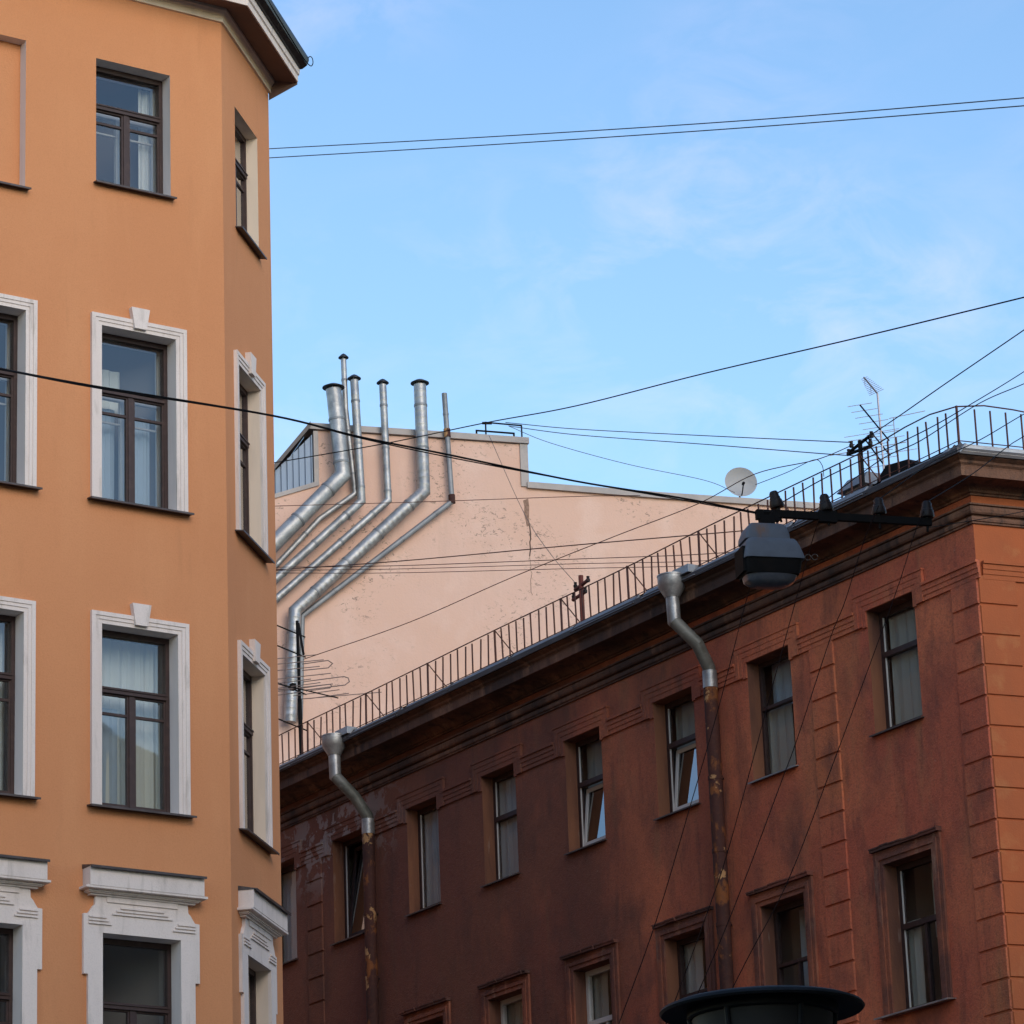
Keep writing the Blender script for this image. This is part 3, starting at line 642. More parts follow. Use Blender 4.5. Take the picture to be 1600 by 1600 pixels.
MB().tube([FR.at(-21.2, yr, zb+.10), FR.at(-9, yr, zb+.09), FR.at(xc, yr, zb+.12), FS.at(6, yr, zb+.10)], .008, 6).ob('bottom_rail', RUSTBAR, RL)
for k in range(22): mk('bar', barm, RUSTBAR, RL, FS.T(-.33+.24*(k+1), yr, zb))

# ------------------------------------------------------------------ pink fire wall building
PB = thing('pink_firewall_building', 'tall pale pink blank fire wall with chipped paint behind the red roof', 'building', T((-4.756, 70, 0)))
out = [(-9, 0), (13.5, 0), (13.5, 26.32), (5.33, 26.34), (5.33, 27.30), (.92, 27.32), (.92, 26.20), (-.25, 25.78), (-9, 25.0)]
MB().prism(out, 0, 9).ob('wall', PINK, PB, FP.M)
def cop(pts, name='coping', t=.13, yo=-.07, m=COPING):
    b = MB()
    for (x0, z0), (x1, z1) in zip(pts[:-1], pts[1:]):
        b.prism([(x0, z0), (x1, z1), (x1, z1+t), (x0, z0+t)], yo, .45)
    return b.ob(name, m, PB, FP.M)
cop([(.74, 27.33), (3.0, 27.325), (5.37, 27.31)]); cop([(5.30, 26.345), (8.2, 26.29), (13.5, 26.25)])
MB().box(5.18, 5.345, -.035, .4, 26.38, 27.30).ob('coping', COPING, PB, FP.M)
# sloping cheek clad in standing-seam sheet
b = MB(); b.add([(.90, .06, 27.33), (.90, .06, 26.20), (-.3, .06, 25.76), (-.3, .06, 26.05)], [(0, 1, 2, 3)]); b.ob('sheet_cladding', SEAM, PB, FP.M)
for k in range(8):
    x = .80-.125*k; zl = 26.20+(x-.90)*.366; zh = 27.33-(.90-x)*1.06
    if zh-zl > .1: MB().box(x-.009, x+.009, .015, .06, zl, zh).ob('standing_seam', SEAM, PB, FP.M)
cop([(-.25, 26.08), (.76, 27.36)], 'verge_board', .12, -.10, ROOFM)
MB().prism([(-.3, 25.70), (.93, 26.14), (.93, 27.3), (.83, 27.3), (.83, 26.20), (-.3, 25.79)], -.035, .07).ob('flashing', COPING, PB, FP.M)
b = MB(); rp = [FP.at(13.5, .4, 26.4), FP.at(5.3, .4, 26.4), FP.at(5.3, 9, 26.9), FP.at(13.5, 9, 26.9)]; b.add(rp, [(0, 1, 2, 3)])
b.add([FP.at(5.3, .4, 27.4), FP.at(.8, .4, 27.4), FP.at(.8, 9, 27.6), FP.at(5.3, 9, 27.6)], [(0, 1, 2, 3)])
b.add([FP.at(.8, .05, 27.4), FP.at(-.3, .05, 26.1), FP.at(-.3, 9, 26.1), FP.at(.8, 9, 27.6)], [(0, 1, 2, 3)]); b.ob('roof', ROOFM, PB)
# a long settlement crack with a patch of bare brick at its head
BRICK = mat('bare_brick', (.30, .19, .14), .95, layers=(((.20, .12, .09), 20, .45, .6, .8, ONE),), bumps=((20, .5, .02),))
rr = random.Random(5); x = 5.30; z = 25.65; pts = []
while z > 24.0: pts.append((x, z)); z -= rr.uniform(.06, .16); x = 5.32+rr.uniform(-.022, .022)
b = MB()
for i, ((x0, z0), (x1, z1)) in enumerate(zip(pts[:-1], pts[1:])):
    w = .013 if z0 > 24.9 else .004
    b.add([(x0-w, -.004, z0), (x0+w, -.004, z0), (x1+w, -.004, z1), (x1-w, -.004, z1)], [(0, 3, 2, 1)])
b.ob('crack', mat('crack_dark', (.09, .06, .05), .95, bumps=()), PB, FP.M)
pz = [(5.21, 26.08), (5.32, 26.13), (5.335, 25.95), (5.32, 25.7), (5.33, 25.55), (5.27, 25.52), (5.25, 25.66), (5.22, 25.8), (5.235, 25.95)]
MB().prism(pz, -.006, .0).ob('bare_brick_patch', BRICK, PB, FP.M)

# ------------------------------------------------------------------ ventilation ducts on the fire wall
def duct(label, pts, r, cap=True, ridges=0, m=GALV, off=-.25, rust=()):
    root = thing('ventilation_duct', label, 'duct', FP.T(pts[0][0], 0, 20), 'steel ventilation ducts on the pink wall')
    P = []; W3 = [FP.at(x, y, z) for x, y, z in pts]
    rad = []; path = []
    for i in range(len(W3)-1):
        a, c = W3[i], W3[i+1]; L = (c-a).length; n = max(1, int(L/ridges)) if ridges else 1
        path.append(a); rad.append(r)
        if ridges:
            for k in range(1, n):
                for dt, rr_ in ((-.012, r), (0, r*1.016+.002), (.012, r)):
                    path.append(a+(c-a)*(k/n)+(c-a).normalized()*dt); rad.append(rr_)
    path.append(W3[-1]); rad.append(r)
    MB().tube(path, r, 18, True, rad).ob('pipe', m, root)
    for i in range(len(W3)-1):                                   # joint bands
        a, c = W3[i], W3[i+1]; d = (c-a).normalized(); L = (c-a).length; s = .45
        while s < L-.2:
            p = a+d*s; MB().tube([p-d*.022, p+d*.022], r*1.045+.004, 18).ob('joint_band', GALV_D, root); s += .92
    for s, i in rust:
        a, c = W3[i], W3[i+1]; p = a+(c-a)*s; d = (c-a).normalized()
        MB().tube([p-d*.09, p+d*.09], r*1.15+.006, 14).ob('rusty_joint', RUSTY, root)
    if cap:
        t = W3[0]; R3 = r*1.22+.035
        MB().lathe([(.0, .135), (R3*.45, .105), (R3, .045), (R3, .03), (R3*.4, .03), (0, .03)], 22, t).ob('rain_cap', TIN_BLACK, root)
        for k in range(3):
            q = 2.1*k+.4; MB().tube([t+Vector((r*.9*math.cos(q), r*.9*math.sin(q), -.06)), t+Vector((r*.95*math.cos(q), r*.95*math.sin(q), .05))], .008, 6).ob('cap_strut', GALV_D, root)
    # stays to the wall
    for i in range(len(W3)-1):
        p = W3[i]+(W3[i+1]-W3[i])*.6; loc = FP.M.inverted() @ p
        if loc.z < 27.2: MB().box(-.015, .015, 0, -loc.y+.02, -.02, .02).ob('wall_bracket', BLACK, root, FP.T(loc.x, loc.y, loc.z))
    return root
duct('widest galvanised duct, leftmost of the pink wall, with broad black cap', [(1.19, -.35, 28.10), (1.21, -.35, 27.9), (1.34, -.35, 26.27), (-.45, -.35, 24.36), (-1.2, -.35, 23.4)], .158, ridges=.0)
duct('tallest slim duct rising behind the widest duct, small cap high above the others', [(1.46, -.16, 28.84), (1.48, -.16, 27.74), (1.64, -.16, 25.96), (.89, -.16, 25.38), (-.5, -.16, 23.80)], .058, ridges=.22)
duct('medium duct tucked just right of the tallest slim duct', [(1.65, -.26, 28.36), (1.74, -.26, 25.77), (-.5, -.26, 23.60)], .085, ridges=.3)
duct('slim duct with ridged pipe, third cap from the right on the pink wall', [(2.26, -.2, 28.33), (2.31, -.2, 25.84), (-.5, -.2, 23.2)], .075, ridges=.16)
duct('long fat duct bending twice, running down beside the roof antenna', [(3.03, -.25, 28.36), (3.05, -.25, 26.06), (.33, -.25, 23.39), (.19, -.25, 21.10)], .128, ridges=.14)
duct('thinnest uncapped pipe with rusty joints, rightmost on the pink wall', [(3.57, -.15, 28.25), (3.66, -.15, 25.92), (.50, -.15, 23.33), (.42, -.15, 21.2)], .055, cap=False, m=GALV_D, rust=((.37, 0), (.98, 0)))

# ------------------------------------------------------------------ unseen block added beside the camera to shade the lower walls
NB = thing('unseen_shading_building', 'plain beige plaster building lining the viewer\'s side of the street', 'building', T((7, 27, 0)))
BEIGE = mat('beige_plaster', (.34, .29, .24), .9, layers=(((.26, .22, .18), .5, .4, .6, .7, ONE),))
b = MB(); b.add([(7, -30, 0), (7, 27, 0), (7, 27, 18.6), (7, -30, 18.6), (34, 27, 0), (34, 27, 18.6), (34, -30, 0), (34, -30, 18.6)], [(0, 1, 2, 3), (1, 4, 5, 2), (4, 6, 7, 5), (6, 0, 3, 7)]); b.ob('wall', BEIGE, NB)
sweep([(7.0, -30.0), (7.0, 27.0), (34.0, 27.0)][::-1], [(0, 18.2), (.3, 18.4), (.35, 18.7), (0, 18.75)]).ob('cornice', BEIGE, NB)
b = MB(); b.add([(6.7, -30, 18.7), (6.7, 27.3, 18.7), (34, 27.3, 18.7), (34, -30, 18.7), (14, -24, 20.4), (14, 20, 20.4), (28, 20, 20.4), (28, -24, 20.4)], [(0, 1, 5, 4), (1, 2, 6, 5), (2, 3, 7, 6), (3, 0, 4, 7), (4, 5, 6, 7)]); b.ob('roof', ROOFM, NB)
wm = MB().box(-.55, .55, -.03, .03, -.95, .95).mesh('window'); wm.materials.append(mat('dark_pane', (.03, .035, .04), .15, 0, .5, bumps=()))
for zf in (5.2, 8.7, 12.2, 15.7):
    for k in range(15): mk('window', wm, ROOM, NB, T((7.0, 24.5-3.2*k, zf)) @ Matrix.Rotation(R_(90), 4, 'Z'))
    for k in range(7): mk('window', wm, ROOM, NB, T((9.6+3.2*k, 27.0, zf)))

# ------------------------------------------------------------------ things on the roofs
d = thing('satellite_dish', 'round pale satellite dish on the low parapet of the pink wall', 'dish', FP.T(10.05, .3, 26.45))
face = FP.T(10.06, .25, 26.86) @ Matrix.Rotation(R_(-8), 4, 'Z') @ Matrix.Rotation(R_(88), 4, 'X')
MB().lathe([(0, -.07), (.12, -.06), (.24, -.03), (.335, .02), (.345, .025), (.335, .012), (.24, -.042), (.12, -.072), (0, -.082)], 28, (0, 0, 0), 1, .95).ob('reflector', DISH, d, face)
MB().tube([(0, -.31, .0), (0, -.24, .12), (0, -.13, .24)], .014, 6).ob('feed_arm', BLACK, d, face)
MB().lathe([(0, -.05), (.03, -.05), (.03, .03), (.02, .05), (0, .05)], 10, (0, -.12, .25)).ob('feed_horn', BLACK, d, face)
MB().tube([FP.at(10.06, .34, 26.9), FP.at(10.06, .38, 26.3)], .02, 8).ob('mount_pole', BLACK, d)

t = thing('parapet_frame', 'small black bent-tube frame on top of the pink wall', 'frame', FP.T(4.8, .15, 27.44))
MB().tube([FP.at(4.30, .1, 27.40), FP.at(4.30, .1, 27.58), FP.at(5.10, .1, 27.57), FP.at(5.10, .1, 27.40)], .02, 6).ob('low_hoop', BLACK, t)
MB().tube([FP.at(4.53, .2, 27.40), FP.at(4.53, .2, 27.81), FP.at(5.30, .2, 27.79), FP.at(5.30, .2, 27.40)], .017, 6).ob('tall_hoop', BLACK, t)
MB().tube([FP.at(4.46, .2, 27.79), FP.at(4.66, .2, 27.80)], .03, 8).ob('insulator_spool', PORC, t)

def yagi(root, base, direction, length, rods, rmax, rmin, r=.007, m=ALU, cross=None, boom=.012, dip=False):
    """an aerial: boom along `direction`, rods across it"""
    dv = Vector(direction).normalized(); cr = Vector(cross) if cross else dv.cross(Vector((0, 0, 1))).normalized()
    MB().tube([base, base+dv*length], boom, 6).ob('boom', BLACK, root)
    for k in range(rods):
        p = base+dv*(length*(k+.3)/rods); h = rmax+(rmin-rmax)*k/max(1, rods-1)
        if dip and k == dip:
            u = Vector((0, 0, .035)); pts = [p-u-cr*h*.1, p-u-cr*h, p-u*.0-cr*(h+.03), p+u-cr*h, p+u+cr*h, p+cr*(h+.03), p-u+cr*h, p-u+cr*h*.1]
            MB().tube(pts, r, 6).ob('dipole_loop', m, root)
        else: MB().tube([p-cr*h, p+cr*h], r, 6).ob('rod', m, root)

ROD = mat('dull_rod', (.16, .12, .11), .5, .4, bumps=())
a = thing('roof_antenna', 'dark television antenna mast with stacked aerials behind the railing, near the orange building', 'antenna', FR.T(-18.85, .3, 18.5))
b0 = FR.at(-18.85, .3, 18.4); tp = FR.at(-18.93, .3, 21.35)
MB().tube([b0, b0+(tp-b0)*.5], .038, 8).ob('mast', BLACK, a); MB().tube([b0+(tp-b0)*.45, tp-(tp-b0)*.08, tp], .028, 8).ob('mast', BLACK, a)
MB().tube([FR.at(-18.55, .2, 20.6), FR.at(-18.78, .24, 21.25)], .022, 6).ob('mast', BLACK, a)
left = -FR.x
rt = Vector((.95, .3, .12)).normalized()
yagi(a, FR.at(-18.7, .3, 19.93)+Vector((-.55, -.2, .16)), (.96, .2, -.22), 1.2, 5, .62, .36, .008, ROD, (.98, .0, .10), .012, 2)
for k, (zz, ln) in enumerate(((20.62, .35), (20.52, .5), (20.40, .42))): MB().tube([FR.at(-18.9, .3, zz)-Vector((.75, .2, .06)), FR.at(-18.9, .3, zz)+Vector((ln*.9, .0, .07))], .009, 6).ob('rod', ROD, a)
for zz, ln in ((20.22, .55), (20.02, .58)): MB().tube([FR.at(-18.85, .3, zz)-Vector((.8, .2, .06)), FR.at(-18.85, .3, zz)+Vector((ln, .0, .10))], .009, 6).ob('rod', ROD, a)
c_ = FR.at(-18.85, .3, 20.12)
MB().tube([c_+Vector((.05, 0, .06)), c_+Vector((.78, 0, .13)), c_+Vector((.86, 0, .10)), c_+Vector((.88, 0, .03)), c_+Vector((.80, 0, -.03)), c_+Vector((.05, 0, -.10))], .009, 6).ob('dipole_loop', ROD, a)
c_ = FR.at(-18.88, .3, 20.48)
MB().tube([c_+Vector((.05, 0, .04)), c_+Vector((.52, 0, .09)), c_+Vector((.60, 0, .03)), c_+Vector((.52, 0, -.05)), c_+Vector((.05, 0, -.08))], .009, 6).ob('dipole_loop', ROD, a)
MB().tube([FR.at(-18.85, .3, 19.86), FR.at(-18.85, .3, 19.86)+Vector((1.45, .1, .10))], .008, 6).ob('rod', ROD, a)
for zz in (21.1, 20.72, 20.02, 19.35): MB().tube([FR.at(-18.86, .3, zz)+Vector((-.70, -.3, .22)), FR.at(-18.86, .3, zz)+Vector((.10, .1, -.05))], .014, 6).ob('boom', BLACK, a)
MB().box(-.05, .05, -.04, .04, -.06, .06).ob('junction_box', BLACK, a, FR.T(-18.95, .2, 20.10))

a = thing('roof_antenna', 'tall pale television antenna with fan of rods above the red roof, against the sky', 'antenna', FR.T(-4.2, 2, 19.0))
MB().tube([FR.at(-4.2, 2, 19.0), FR.at(-4.215, 2, 20.4), FR.at(-4.23, 2, 21.12)], .016, 8).ob('mast', ALU, a)
tp = FR.at(-4.23, 2, 21.12); X = Vector((1, 0, 0)); Z = Vector((0, 0, 1)); Yv = Vector((0, 1, 0))
bd = Vector((-.62, -.9, .42)).normalized(); MB().tube([tp, tp+bd*.42], .012, 6).ob('boom', ALU, a)
for k in range(11):
    p = tp+bd*(.03+.037*k); cr = Vector((.8, -.3, .25)).normalized()
    MB().tube([p-cr*(.12-.007*k), p+cr*(.12-.007*k)], .004, 5).ob('rod', ALU, a)
    if k in (2, 7): MB().tube([p-Z*.07-X*.05, p+Z*.08-X*.05], .004, 5).ob('rod', ALU, a)
for zz, rods, hw, sgn, bl in ((20.52, 7, .27, 1, .62), (20.28, 2, .45, 1, .3), (19.98, 6, .34, -1, .62)):
    c_ = FR.at(-4.215, 2, zz); bd = Vector((-.55, -.75, .42)).normalized()
    if sgn < 0: bd = Vector((-.50, -.80, .40)).normalized()
    MB().tube([c_-bd*.25, c_+bd*bl], .012, 6).ob('boom', BLACK, a)
    for k in range(rods):
        p = c_-bd*.2+bd*(bl+.2)*k/(rods-1); h = hw*(1-.05*k); cr = Vector((.97, .1, .16)).normalized()
        MB().tube([p-cr*h, p+cr*h], .005, 5).ob('rod', ALU, a)
MB().tube([FR.at(-4.6, 2, 20.36)+Vector((-.55, 0, -.1)), FR.at(-4.6, 2, 20.36)+Vector((.62, 0, .07))], .007, 5).ob('rod', ALU, a)
MB().tube([FR.at(-3.9, 2, 20.05), FR.at(-3.9, 2, 20.62)], .008, 5).ob('rod', ALU, a)
MB().tube([FR.at(-4.0, 2, 20.64), FR.at(-4.0, 2, 20.64)+Vector((.55, 0, .1))], .006, 5).ob('rod', ALU, a)

def roof_post(name, label, x, y, z0, z1, m, arms, r=.03):
    root = thing(name, label, 'post', FR.T(x, y, z0))
    MB().tube([FR.at(x, y, z0-.25), FR.at(x, y, z1)], r, 8).ob('shaft', m, root)
    for zz, l0, l1, tilt in arms:
        MB().tube([FR.at(x-l0, y, zz-tilt), FR.at(x+l1, y, zz+tilt)], r*.8, 6).ob('crossarm', m, root)
        for s in (-l0*.9, l1*.9): MB().lathe([(0, -.05), (.03, -.04), (.035, .0), (.022, .02), (.028, .05), (0, .06)], 10, FR.at(x+s, y, zz+.04)).ob('insulator', PORC, root)
    return root
roof_post('wire_post', 'black T-shaped wire post with two crossarms on the roof edge behind the railing', -2.66, .3, 18.7, 19.57, BLACK, ((19.53, .22, .30, .05), (19.43, .30, .26, -.02)), .033)
roof_post('wire_post', 'rusty red cross-shaped wire post behind the railing, mid roof', -9.88, .3, 18.6, 19.60, RUSTRED, ((19.44, .18, .22, .03), (19.28, .25, .12, .02)), .04)

v = thing('roof_vent', 'small tin roof vent with sloping hood beside the black wire post', 'vent', FR.T(-3.5, 1.0, 18.8))
MB().box(-.20, .20, -.15, .2, 18.6, 19.22).ob('base', COPING, v, FR.T(-3.55, 1.0, 0))
MB().add([(-.32, -.22, 19.20), (.30, -.22, 19.20), (.30, .3, 19.20), (-.32, .3, 19.20), (-.22, -.08, 19.40), (.26, -.08, 19.40), (.26, .15, 19.40), (-.22, .15, 19.40)], [(3, 2, 1, 0), (4, 5, 6, 7), (0, 1, 5, 4), (1, 2, 6, 5), (2, 3, 7, 6), (3, 0, 4, 7)]).ob('hood', GALV_D, v, FR.T(-3.55, 1.0, 0))
for k in range(3): MB().box(-.18, .18, -.18, -.15, 18.85+.11*k, 18.92+.11*k).ob('louvre', GALV_D, v, FR.T(-3.55, 1.0, 0))
v = thing('roof_hatch', 'low black sheet-metal hatch on the red roof below the tall antenna', 'hatch', FR.T(-2.75, 1.0, 18.9))
MB().prism([(-.45, 18.7), (.85, 18.7), (.65, 19.10), (.42, 19.28), (-.08, 19.34), (-.30, 19.20)], .0, .8).ob('lid', BLACK, v, FR.T(-2.75, .9, 0))
MB().box(-.40, .55, .05, .75, 18.5, 18.69).ob('curb', ROOFM, v, FR.T(-2.75, .9, 0))

# ------------------------------------------------------------------ suspended street lamp
LP = thing('hanging_street_lamp', 'grey hanging street lamp with clear bowl and rust streak under the thick cable', 'street lamp', T((1.86, 25.6, 9.63)))
ML = T((1.86, 25.6, 9.815)) @ Matrix.Rotation(R_(14), 4, 'Z')
MB().loft([(-.004, .228, .155, 0, 0), (.012, .228, .155, 0, 0), (.10, .205, .138, -.005, 0), (.138, .190, .128, -.008, 0), (.152, .176, .118, -.008, 0), (.157, .160, .105, -.008, 0)], 48, 11).ob('hood', LAMP, LP, ML)
MB().loft([(.15, .172, .115, -.035, 0), (.19, .168, .112, -.035, 0), (.245, .150, .10, -.03, 0), (.272, .130, .088, -.028, 0), (.277, .118, .078, -.028, 0)], 48, 11).ob('ballast_housing', LAMP, LP, ML)
MB().loft([(-.115, .198, .128, -.01, 0), (-.09, .206, .136, -.01, 0), (-.02, .214, .142, -.004, 0), (-.0042, .218, .146, 0, 0)], 48, 9).ob('gasket_band', BLACK, LP, ML)
MB().loft([(-.185, .10, .06, -.02, 0), (-.178, .14, .085, -.02, 0), (-.155, .18, .112, -.015, 0), (-.1155, .196, .127, -.01, 0)], 36, 3.2).ob('bowl', BOWL, LP, ML)
MB().box(-.235, -.205, -.10, .10, -.10, .09).ob('end_catch', BLACK, LP, ML)
MB().box(-.06, .05, -.03, .03, .286, .36).box(-.085, -.03, -.02, .02, .33, .40).box(.03, .09, -.02, .02, .32, .385).ob('clamp', BLACK, LP, ML)
ROD_L = mat('tarnished_wire', (.12, .10, .085), .6, .3, bumps=())
cp_ = ML @ Vector((.26, -.1, .02))
for k in range(2):
    MB().tube([cp_+Vector((.05*k+.022*math.cos(q/10*6.283), 0, .022*math.sin(q/10*6.283))) for q in range(10)], .0025, 5).ob('wire_loop', ROD_L, LP)
CA = thing('insulator_crossarm', 'black crossarm carrying four dark insulators, hung beside the grey street lamp', 'crossarm', T((2.5, 25.85, 10.2)))
a0, a1 = Vector((1.900, 25.7, 10.225)), Vector((3.101, 26.0, 10.195)); dv = (a1-a0).normalized(); up = Vector((0, 0, 1))
MA = Matrix((dv, up.cross(dv), up)).transposed().to_4x4(); MA.translation = a0; L_ = (a1-a0).length
MB().box(0, L_, -.018, .018, -.028, .028).ob('beam', BLACK, CA, MA)
MB().box(.36, .50, -.024, .024, -.045, .04).ob('clamp_plate', BLACK, CA, MA)
for s, lean in ((.055, -.22), (.43, -.12), (.835, 0), (L_-.03, .03)):
    Mi = MA @ T((s, 0, .028)) @ Matrix.Rotation(lean, 4, 'Y')
    i_ = MB().lathe([(.018, .0), (.018, .02), (.05, .022), (.055, .035), (.046, .08), (.040, .085), (.040, .10), (.034, .112), (.036, .13), (.026, .148), (0, .152)], 16).ob('insulator', PORC, CA, Mi)
    MB().tube([(0, 0, -.09), (0, 0, .03)], .010, 8).ob('pin', BLACK, i_, Mi)
MB().tube([tuple(a0+dv*-.11), tuple(a0+dv*.02)], .03, 8).ob('end_shackle', BLACK, CA)

# ------------------------------------------------------------------ street lantern in the foreground
LN = thing('street_lantern', 'black street lantern with wide round brim at the bottom edge', 'lantern', T((.63, 10, 0)))
zc = 3.54; cx, cy = .63, 10.0
MB().lathe([(0, zc+.035), (.10, zc+.03), (.25, zc+.006), (.276, zc-.004), (.281, zc-.012), (.276, zc-.018), (.255, zc-.014), (.205, zc-.006), (.0, zc-.006)], 64, (cx, cy, 0)).ob('brim', LANT, LN)
MB().lathe([(.205, zc-.007), (.207, zc-.03), (.198, zc-.034), (.192, zc-.01)], 64, (cx, cy, 0)).ob('collar_ring', LANT, LN)
for k in range(6):
    q0, q1 = R_(60*k-62), R_(60*k-2)
    ra, rb_, za, zb_ = .194, .135, zc-.034, zc-.50
    n = 6; vs = []
    for j in range(n+1):
        q = q0+(q1-q0)*j/n; vs += [(cx+ra*math.cos(q), cy+ra*math.sin(q), za), (cx+rb_*math.cos(q), cy+rb_*math.sin(q), zb_)]
    MB().add(vs, [(2*j, 2*j+1, 2*j+3, 2*j+2) for j in range(n)], True).ob('glass_panel', LANTG, LN)
    MB().tube([(cx+(ra+.004)*math.cos(q0), cy+(ra+.004)*math.sin(q0), za+.005), (cx+(rb_+.004)*math.cos(q0), cy+(rb_+.004)*math.sin(q0), zb_)], .008, 8).ob('rib', LANT, LN)
MB().lathe([(.0, zc-.50), (.145, zc-.50), (.15, zc-.53), (.09, zc-.58), (.05, zc-.70), (.045, .9), (.07, .85), (.08, .1), (.13, .05), (.13, 0), (0, 0)], 24, (cx, cy, 0)).ob('column', LANT, LN)

# ------------------------------------------------------------------ cables
def cable(label, pts, r, m=CABLE, n=8, name='cable', group=None):
    o = MB().tube(densify(pts, n), r, 6).ob(name, m)
    return tag(o, label, 'cable', group)
cable('thick black cable crossing in front of the orange building to the hanging lamp', [(-3.16,20.00,9.42),(-3.01,20.50,9.57),(-2.62,22.00,10.01),(-1.59,23.30,10.25),(-1.04,24.00,10.33),(-0.43,24.50,10.35),(0.47,25.00,10.29),(1.21,25.30,10.24),(1.80,25.60,10.20)], .0072)
cable('second strand twisted loosely along the thick lamp cable', [(-3.157,19.99,9.415),(-3.007,20.49,9.564),(-2.615,21.99,9.996),(-1.586,23.29,10.242),(-1.040,23.99,10.318),(-0.435,24.49,10.330),(0.466,24.99,10.287),(1.205,25.29,10.224),(1.797,25.59,10.190)], .0045)
cable('upper of the two parallel wires high across the sky', [(-3.92,52.00,25.26),(-3.45,51.00,24.82),(0.20,47.00,23.06),(3.45,43.00,21.33),(6.66,38.00,19.21)], .0072, WIREG)
cable('lower of the two parallel wires high across the sky', [(-3.92,52.00,25.11),(-3.45,51.00,24.67),(0.19,47.00,22.94),(3.44,43.00,21.23),(6.66,38.00,19.11)], .0072, WIREG)
cable('single wire rising from the pink wall ducts to the right edge of the sky', [(-4.38,60.00,22.97),(-3.93,58.00,22.29),(-1.98,55.00,21.47),(-0.33,52.00,20.66),(0.96,49.00,19.76),(2.57,45.00,18.66),(4.16,40.00,17.15),(5.96,35.00,15.71)], .0085)
cable('wire from the black T-shaped roof post up to the right edge', [(7.14,42.00,18.48),(6.62,44.00,18.71),(5.84,46.00,18.78),(5.35,48.00,19.03),(5.17,51.30,19.88)], .0085)
G = 'line wires rising to the right from the insulators'
for lab, pts in (('line wire rising right from the first insulator next to the lamp', [(1.95,25.70,10.29),(2.44,26.50,10.79),(3.32,28.00,11.64),(4.04,30.00,12.62),(4.78,32.00,13.63),(5.74,34.00,14.80)]),
                 ('line wire rising right from the second insulator on the crossarm', [(2.33,25.80,10.36),(2.89,27.00,11.08),(3.31,28.00,11.57),(4.07,30.00,12.60),(4.77,32.00,13.51),(5.72,34.00,14.52)]),
                 ('line wire rising right from the third insulator on the crossarm', [(2.73,25.90,10.38),(3.02,26.50,10.74),(3.40,28.00,11.39),(4.04,30.00,12.26),(4.74,32.00,13.21),(5.70,34.00,14.29)]),
                 ('line wire rising right from the end insulator near the building corner', [(3.08,26.00,10.37),(3.64,27.50,11.10),(4.14,29.00,11.84),(4.58,31.00,12.64),(5.68,34.00,14.08)])):
    cable(lab, pts, .0045, CABLE, 6, group=G)
G = 'thin wires dropping across the red facade'
DROP = mat('dark_red_wire', (.012, .005, .004), .9, 0, .05, bumps=())
for lab, pts in (('leftmost thin wire dropping across the red facade, left of the rusty downpipe', [(1.96,25.75,10.29),(1.87,26.00,10.09),(1.69,25.60,9.59),(1.37,24.40,8.43),(1.06,23.20,7.37),(0.78,22.10,6.43),(0.52,21.00,5.65),(0.21,19.50,4.71)]),
                 ('second thin wire from the left dropping behind the lamp across the facade', [(2.33,25.80,10.34),(2.24,25.80,10.16),(2.14,25.80,9.87),(1.82,24.80,8.82),(1.60,24.00,8.08),(1.30,23.00,7.09),(1.13,22.40,6.59),(0.77,21.00,5.59),(0.41,19.50,4.64)]),
                 ('third thin wire from the left dropping from the crossarm across the facade', [(2.73,25.90,10.36),(2.56,25.60,9.97),(2.35,25.20,9.38),(2.21,25.00,9.05),(1.86,24.00,8.07),(1.71,23.60,7.68),(1.25,22.00,6.47),(0.82,20.50,5.42),(0.49,19.50,4.64)]),
                 ('rightmost thin wire dropping from the crossarm end past the window', [(3.08,26.00,10.35),(2.96,25.80,10.09),(2.70,25.20,9.39),(2.03,23.50,7.72),(1.59,22.00,6.63),(1.25,21.00,5.94),(0.90,20.00,5.22),(0.53,19.00,4.49)])):
    cable(lab, pts, .003, DROP, 6, group=G)
cable('thin stay from the crossarm end to the right', [(3.08, 26.0, 10.17), (3.9, 27.5, 10.75), (4.9, 30, 11.7)], .003, CABLE)
cable('roof wire from the dark antenna mast along the railing to the black post', [(-3.77,62.50,20.20),(-1.81,60.00,20.04),(-0.04,57.00,19.81),(1.59,55.00,19.78),(2.85,53.50,19.76),(3.68,52.50,19.86),(4.54,51.80,19.80),(5.09,51.40,19.88)], .0075, RUSTBAR)
G = 'four wires bunched across the pink wall'
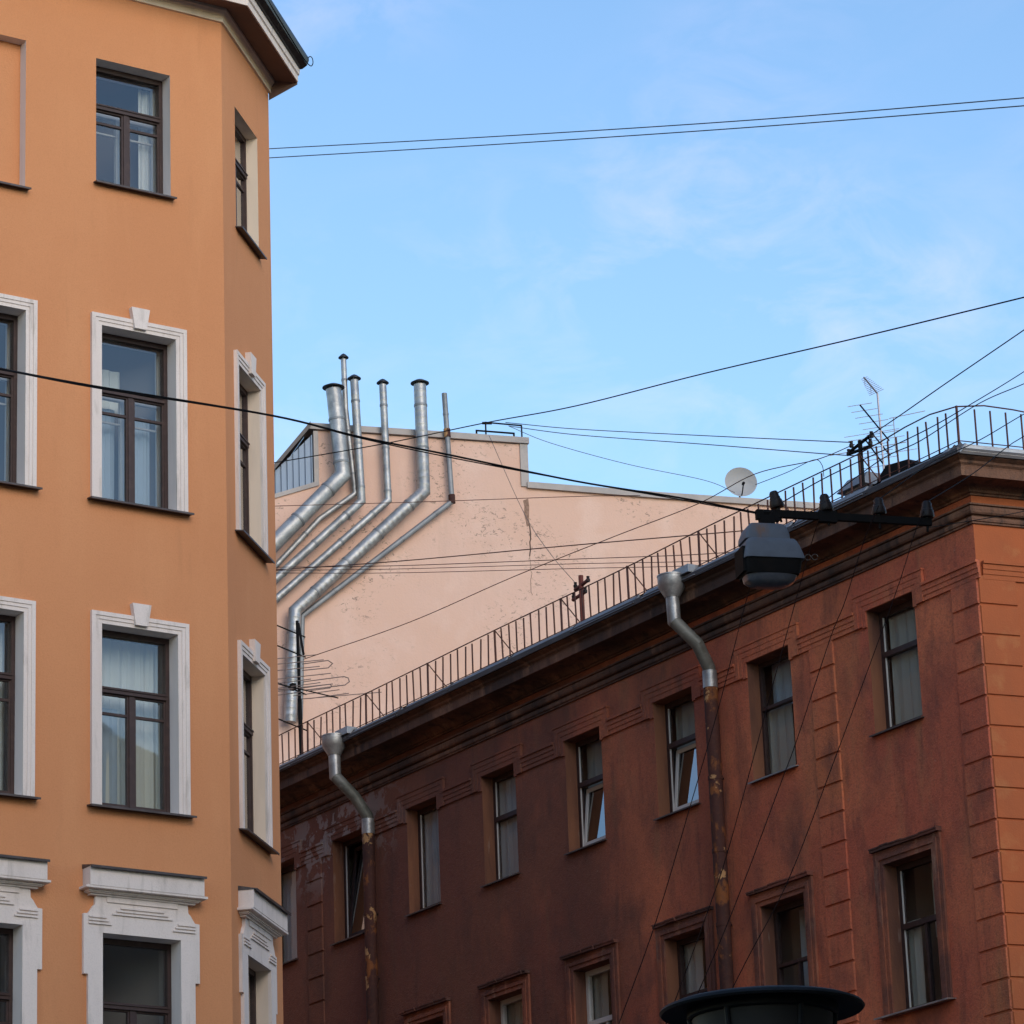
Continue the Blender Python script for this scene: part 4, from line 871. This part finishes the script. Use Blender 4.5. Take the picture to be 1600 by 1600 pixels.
for lab, r, pts in (('topmost of the four bunched wires across the pink wall', .009, [(-4.70,64.00,22.34),(-4.31,63.50,22.20),(-2.03,61.00,21.46),(1.02,57.00,20.32),(3.50,54.00,19.46),(4.15,53.00,19.18)]),
                 ('second of the four bunched wires across the pink wall', .0065, [(-4.70,64.00,22.41),(-4.31,63.50,22.25),(-2.03,61.00,21.38),(1.01,57.00,20.08),(2.85,54.50,19.27),(3.83,53.00,18.83)]),
                 ('third of the four bunched wires across the pink wall', .0055, [(-4.70,64.00,22.34),(-4.31,63.50,22.19),(-2.03,61.00,21.32),(1.00,57.00,20.00),(2.69,54.50,19.16),(3.64,53.00,18.71)]),
                 ('lowest of the four bunched wires across the pink wall', .0055, [(-4.70,64.00,22.31),(-4.31,63.50,22.14),(-2.04,61.00,21.25),(1.00,57.00,19.92),(2.44,54.50,19.09),(3.34,53.00,18.62)])):
    cable(lab, pts, r, RUSTBAR, 6, group=G)
cable('thin level wire crossing the ducts on the pink wall', [(-5.06,69.20,25.38),(-4.71,69.30,25.41),(-1.77,69.50,25.45),(1.28,69.50,25.44),(2.54,69.00,25.24)], .007, RUSTBAR)
cable('upper thin wire from the parapet frame to the black roof post', [(-0.06,71.00,27.61),(1.31,68.00,26.32),(3.42,61.00,23.56),(5.05,51.40,19.91)], .008, WIREG)
cable('lower thin wire from the parapet frame to the black roof post', [(0.00,71.00,27.53),(1.31,68.00,26.20),(3.41,61.00,23.40),(4.89,53.00,20.30),(5.19,51.60,19.77)], .008, WIREG)
cable('thin wire from the parapet frame sloping to the satellite dish', [(0.00,71.00,27.53),(0.84,71.50,27.31),(2.41,71.80,26.89),(4.00,72.30,26.65),(4.63,72.50,26.42)], .007, WIREG)
cable('thin wire from the parapet frame down to the rusty red roof post', [(-0.41,70.70,27.24),(0.23,66.00,23.94),(0.64,61.00,21.49),(0.99,57.20,19.73)], .005, WIREG)
cable('curled loose wire above the railing left of the black roof post', [(3.69,52.80,19.79),(4.15,52.40,19.83),(4.52,52.00,19.87),(4.64,52.00,19.79),(4.66,52.0,19.6)], .006, WIREG)
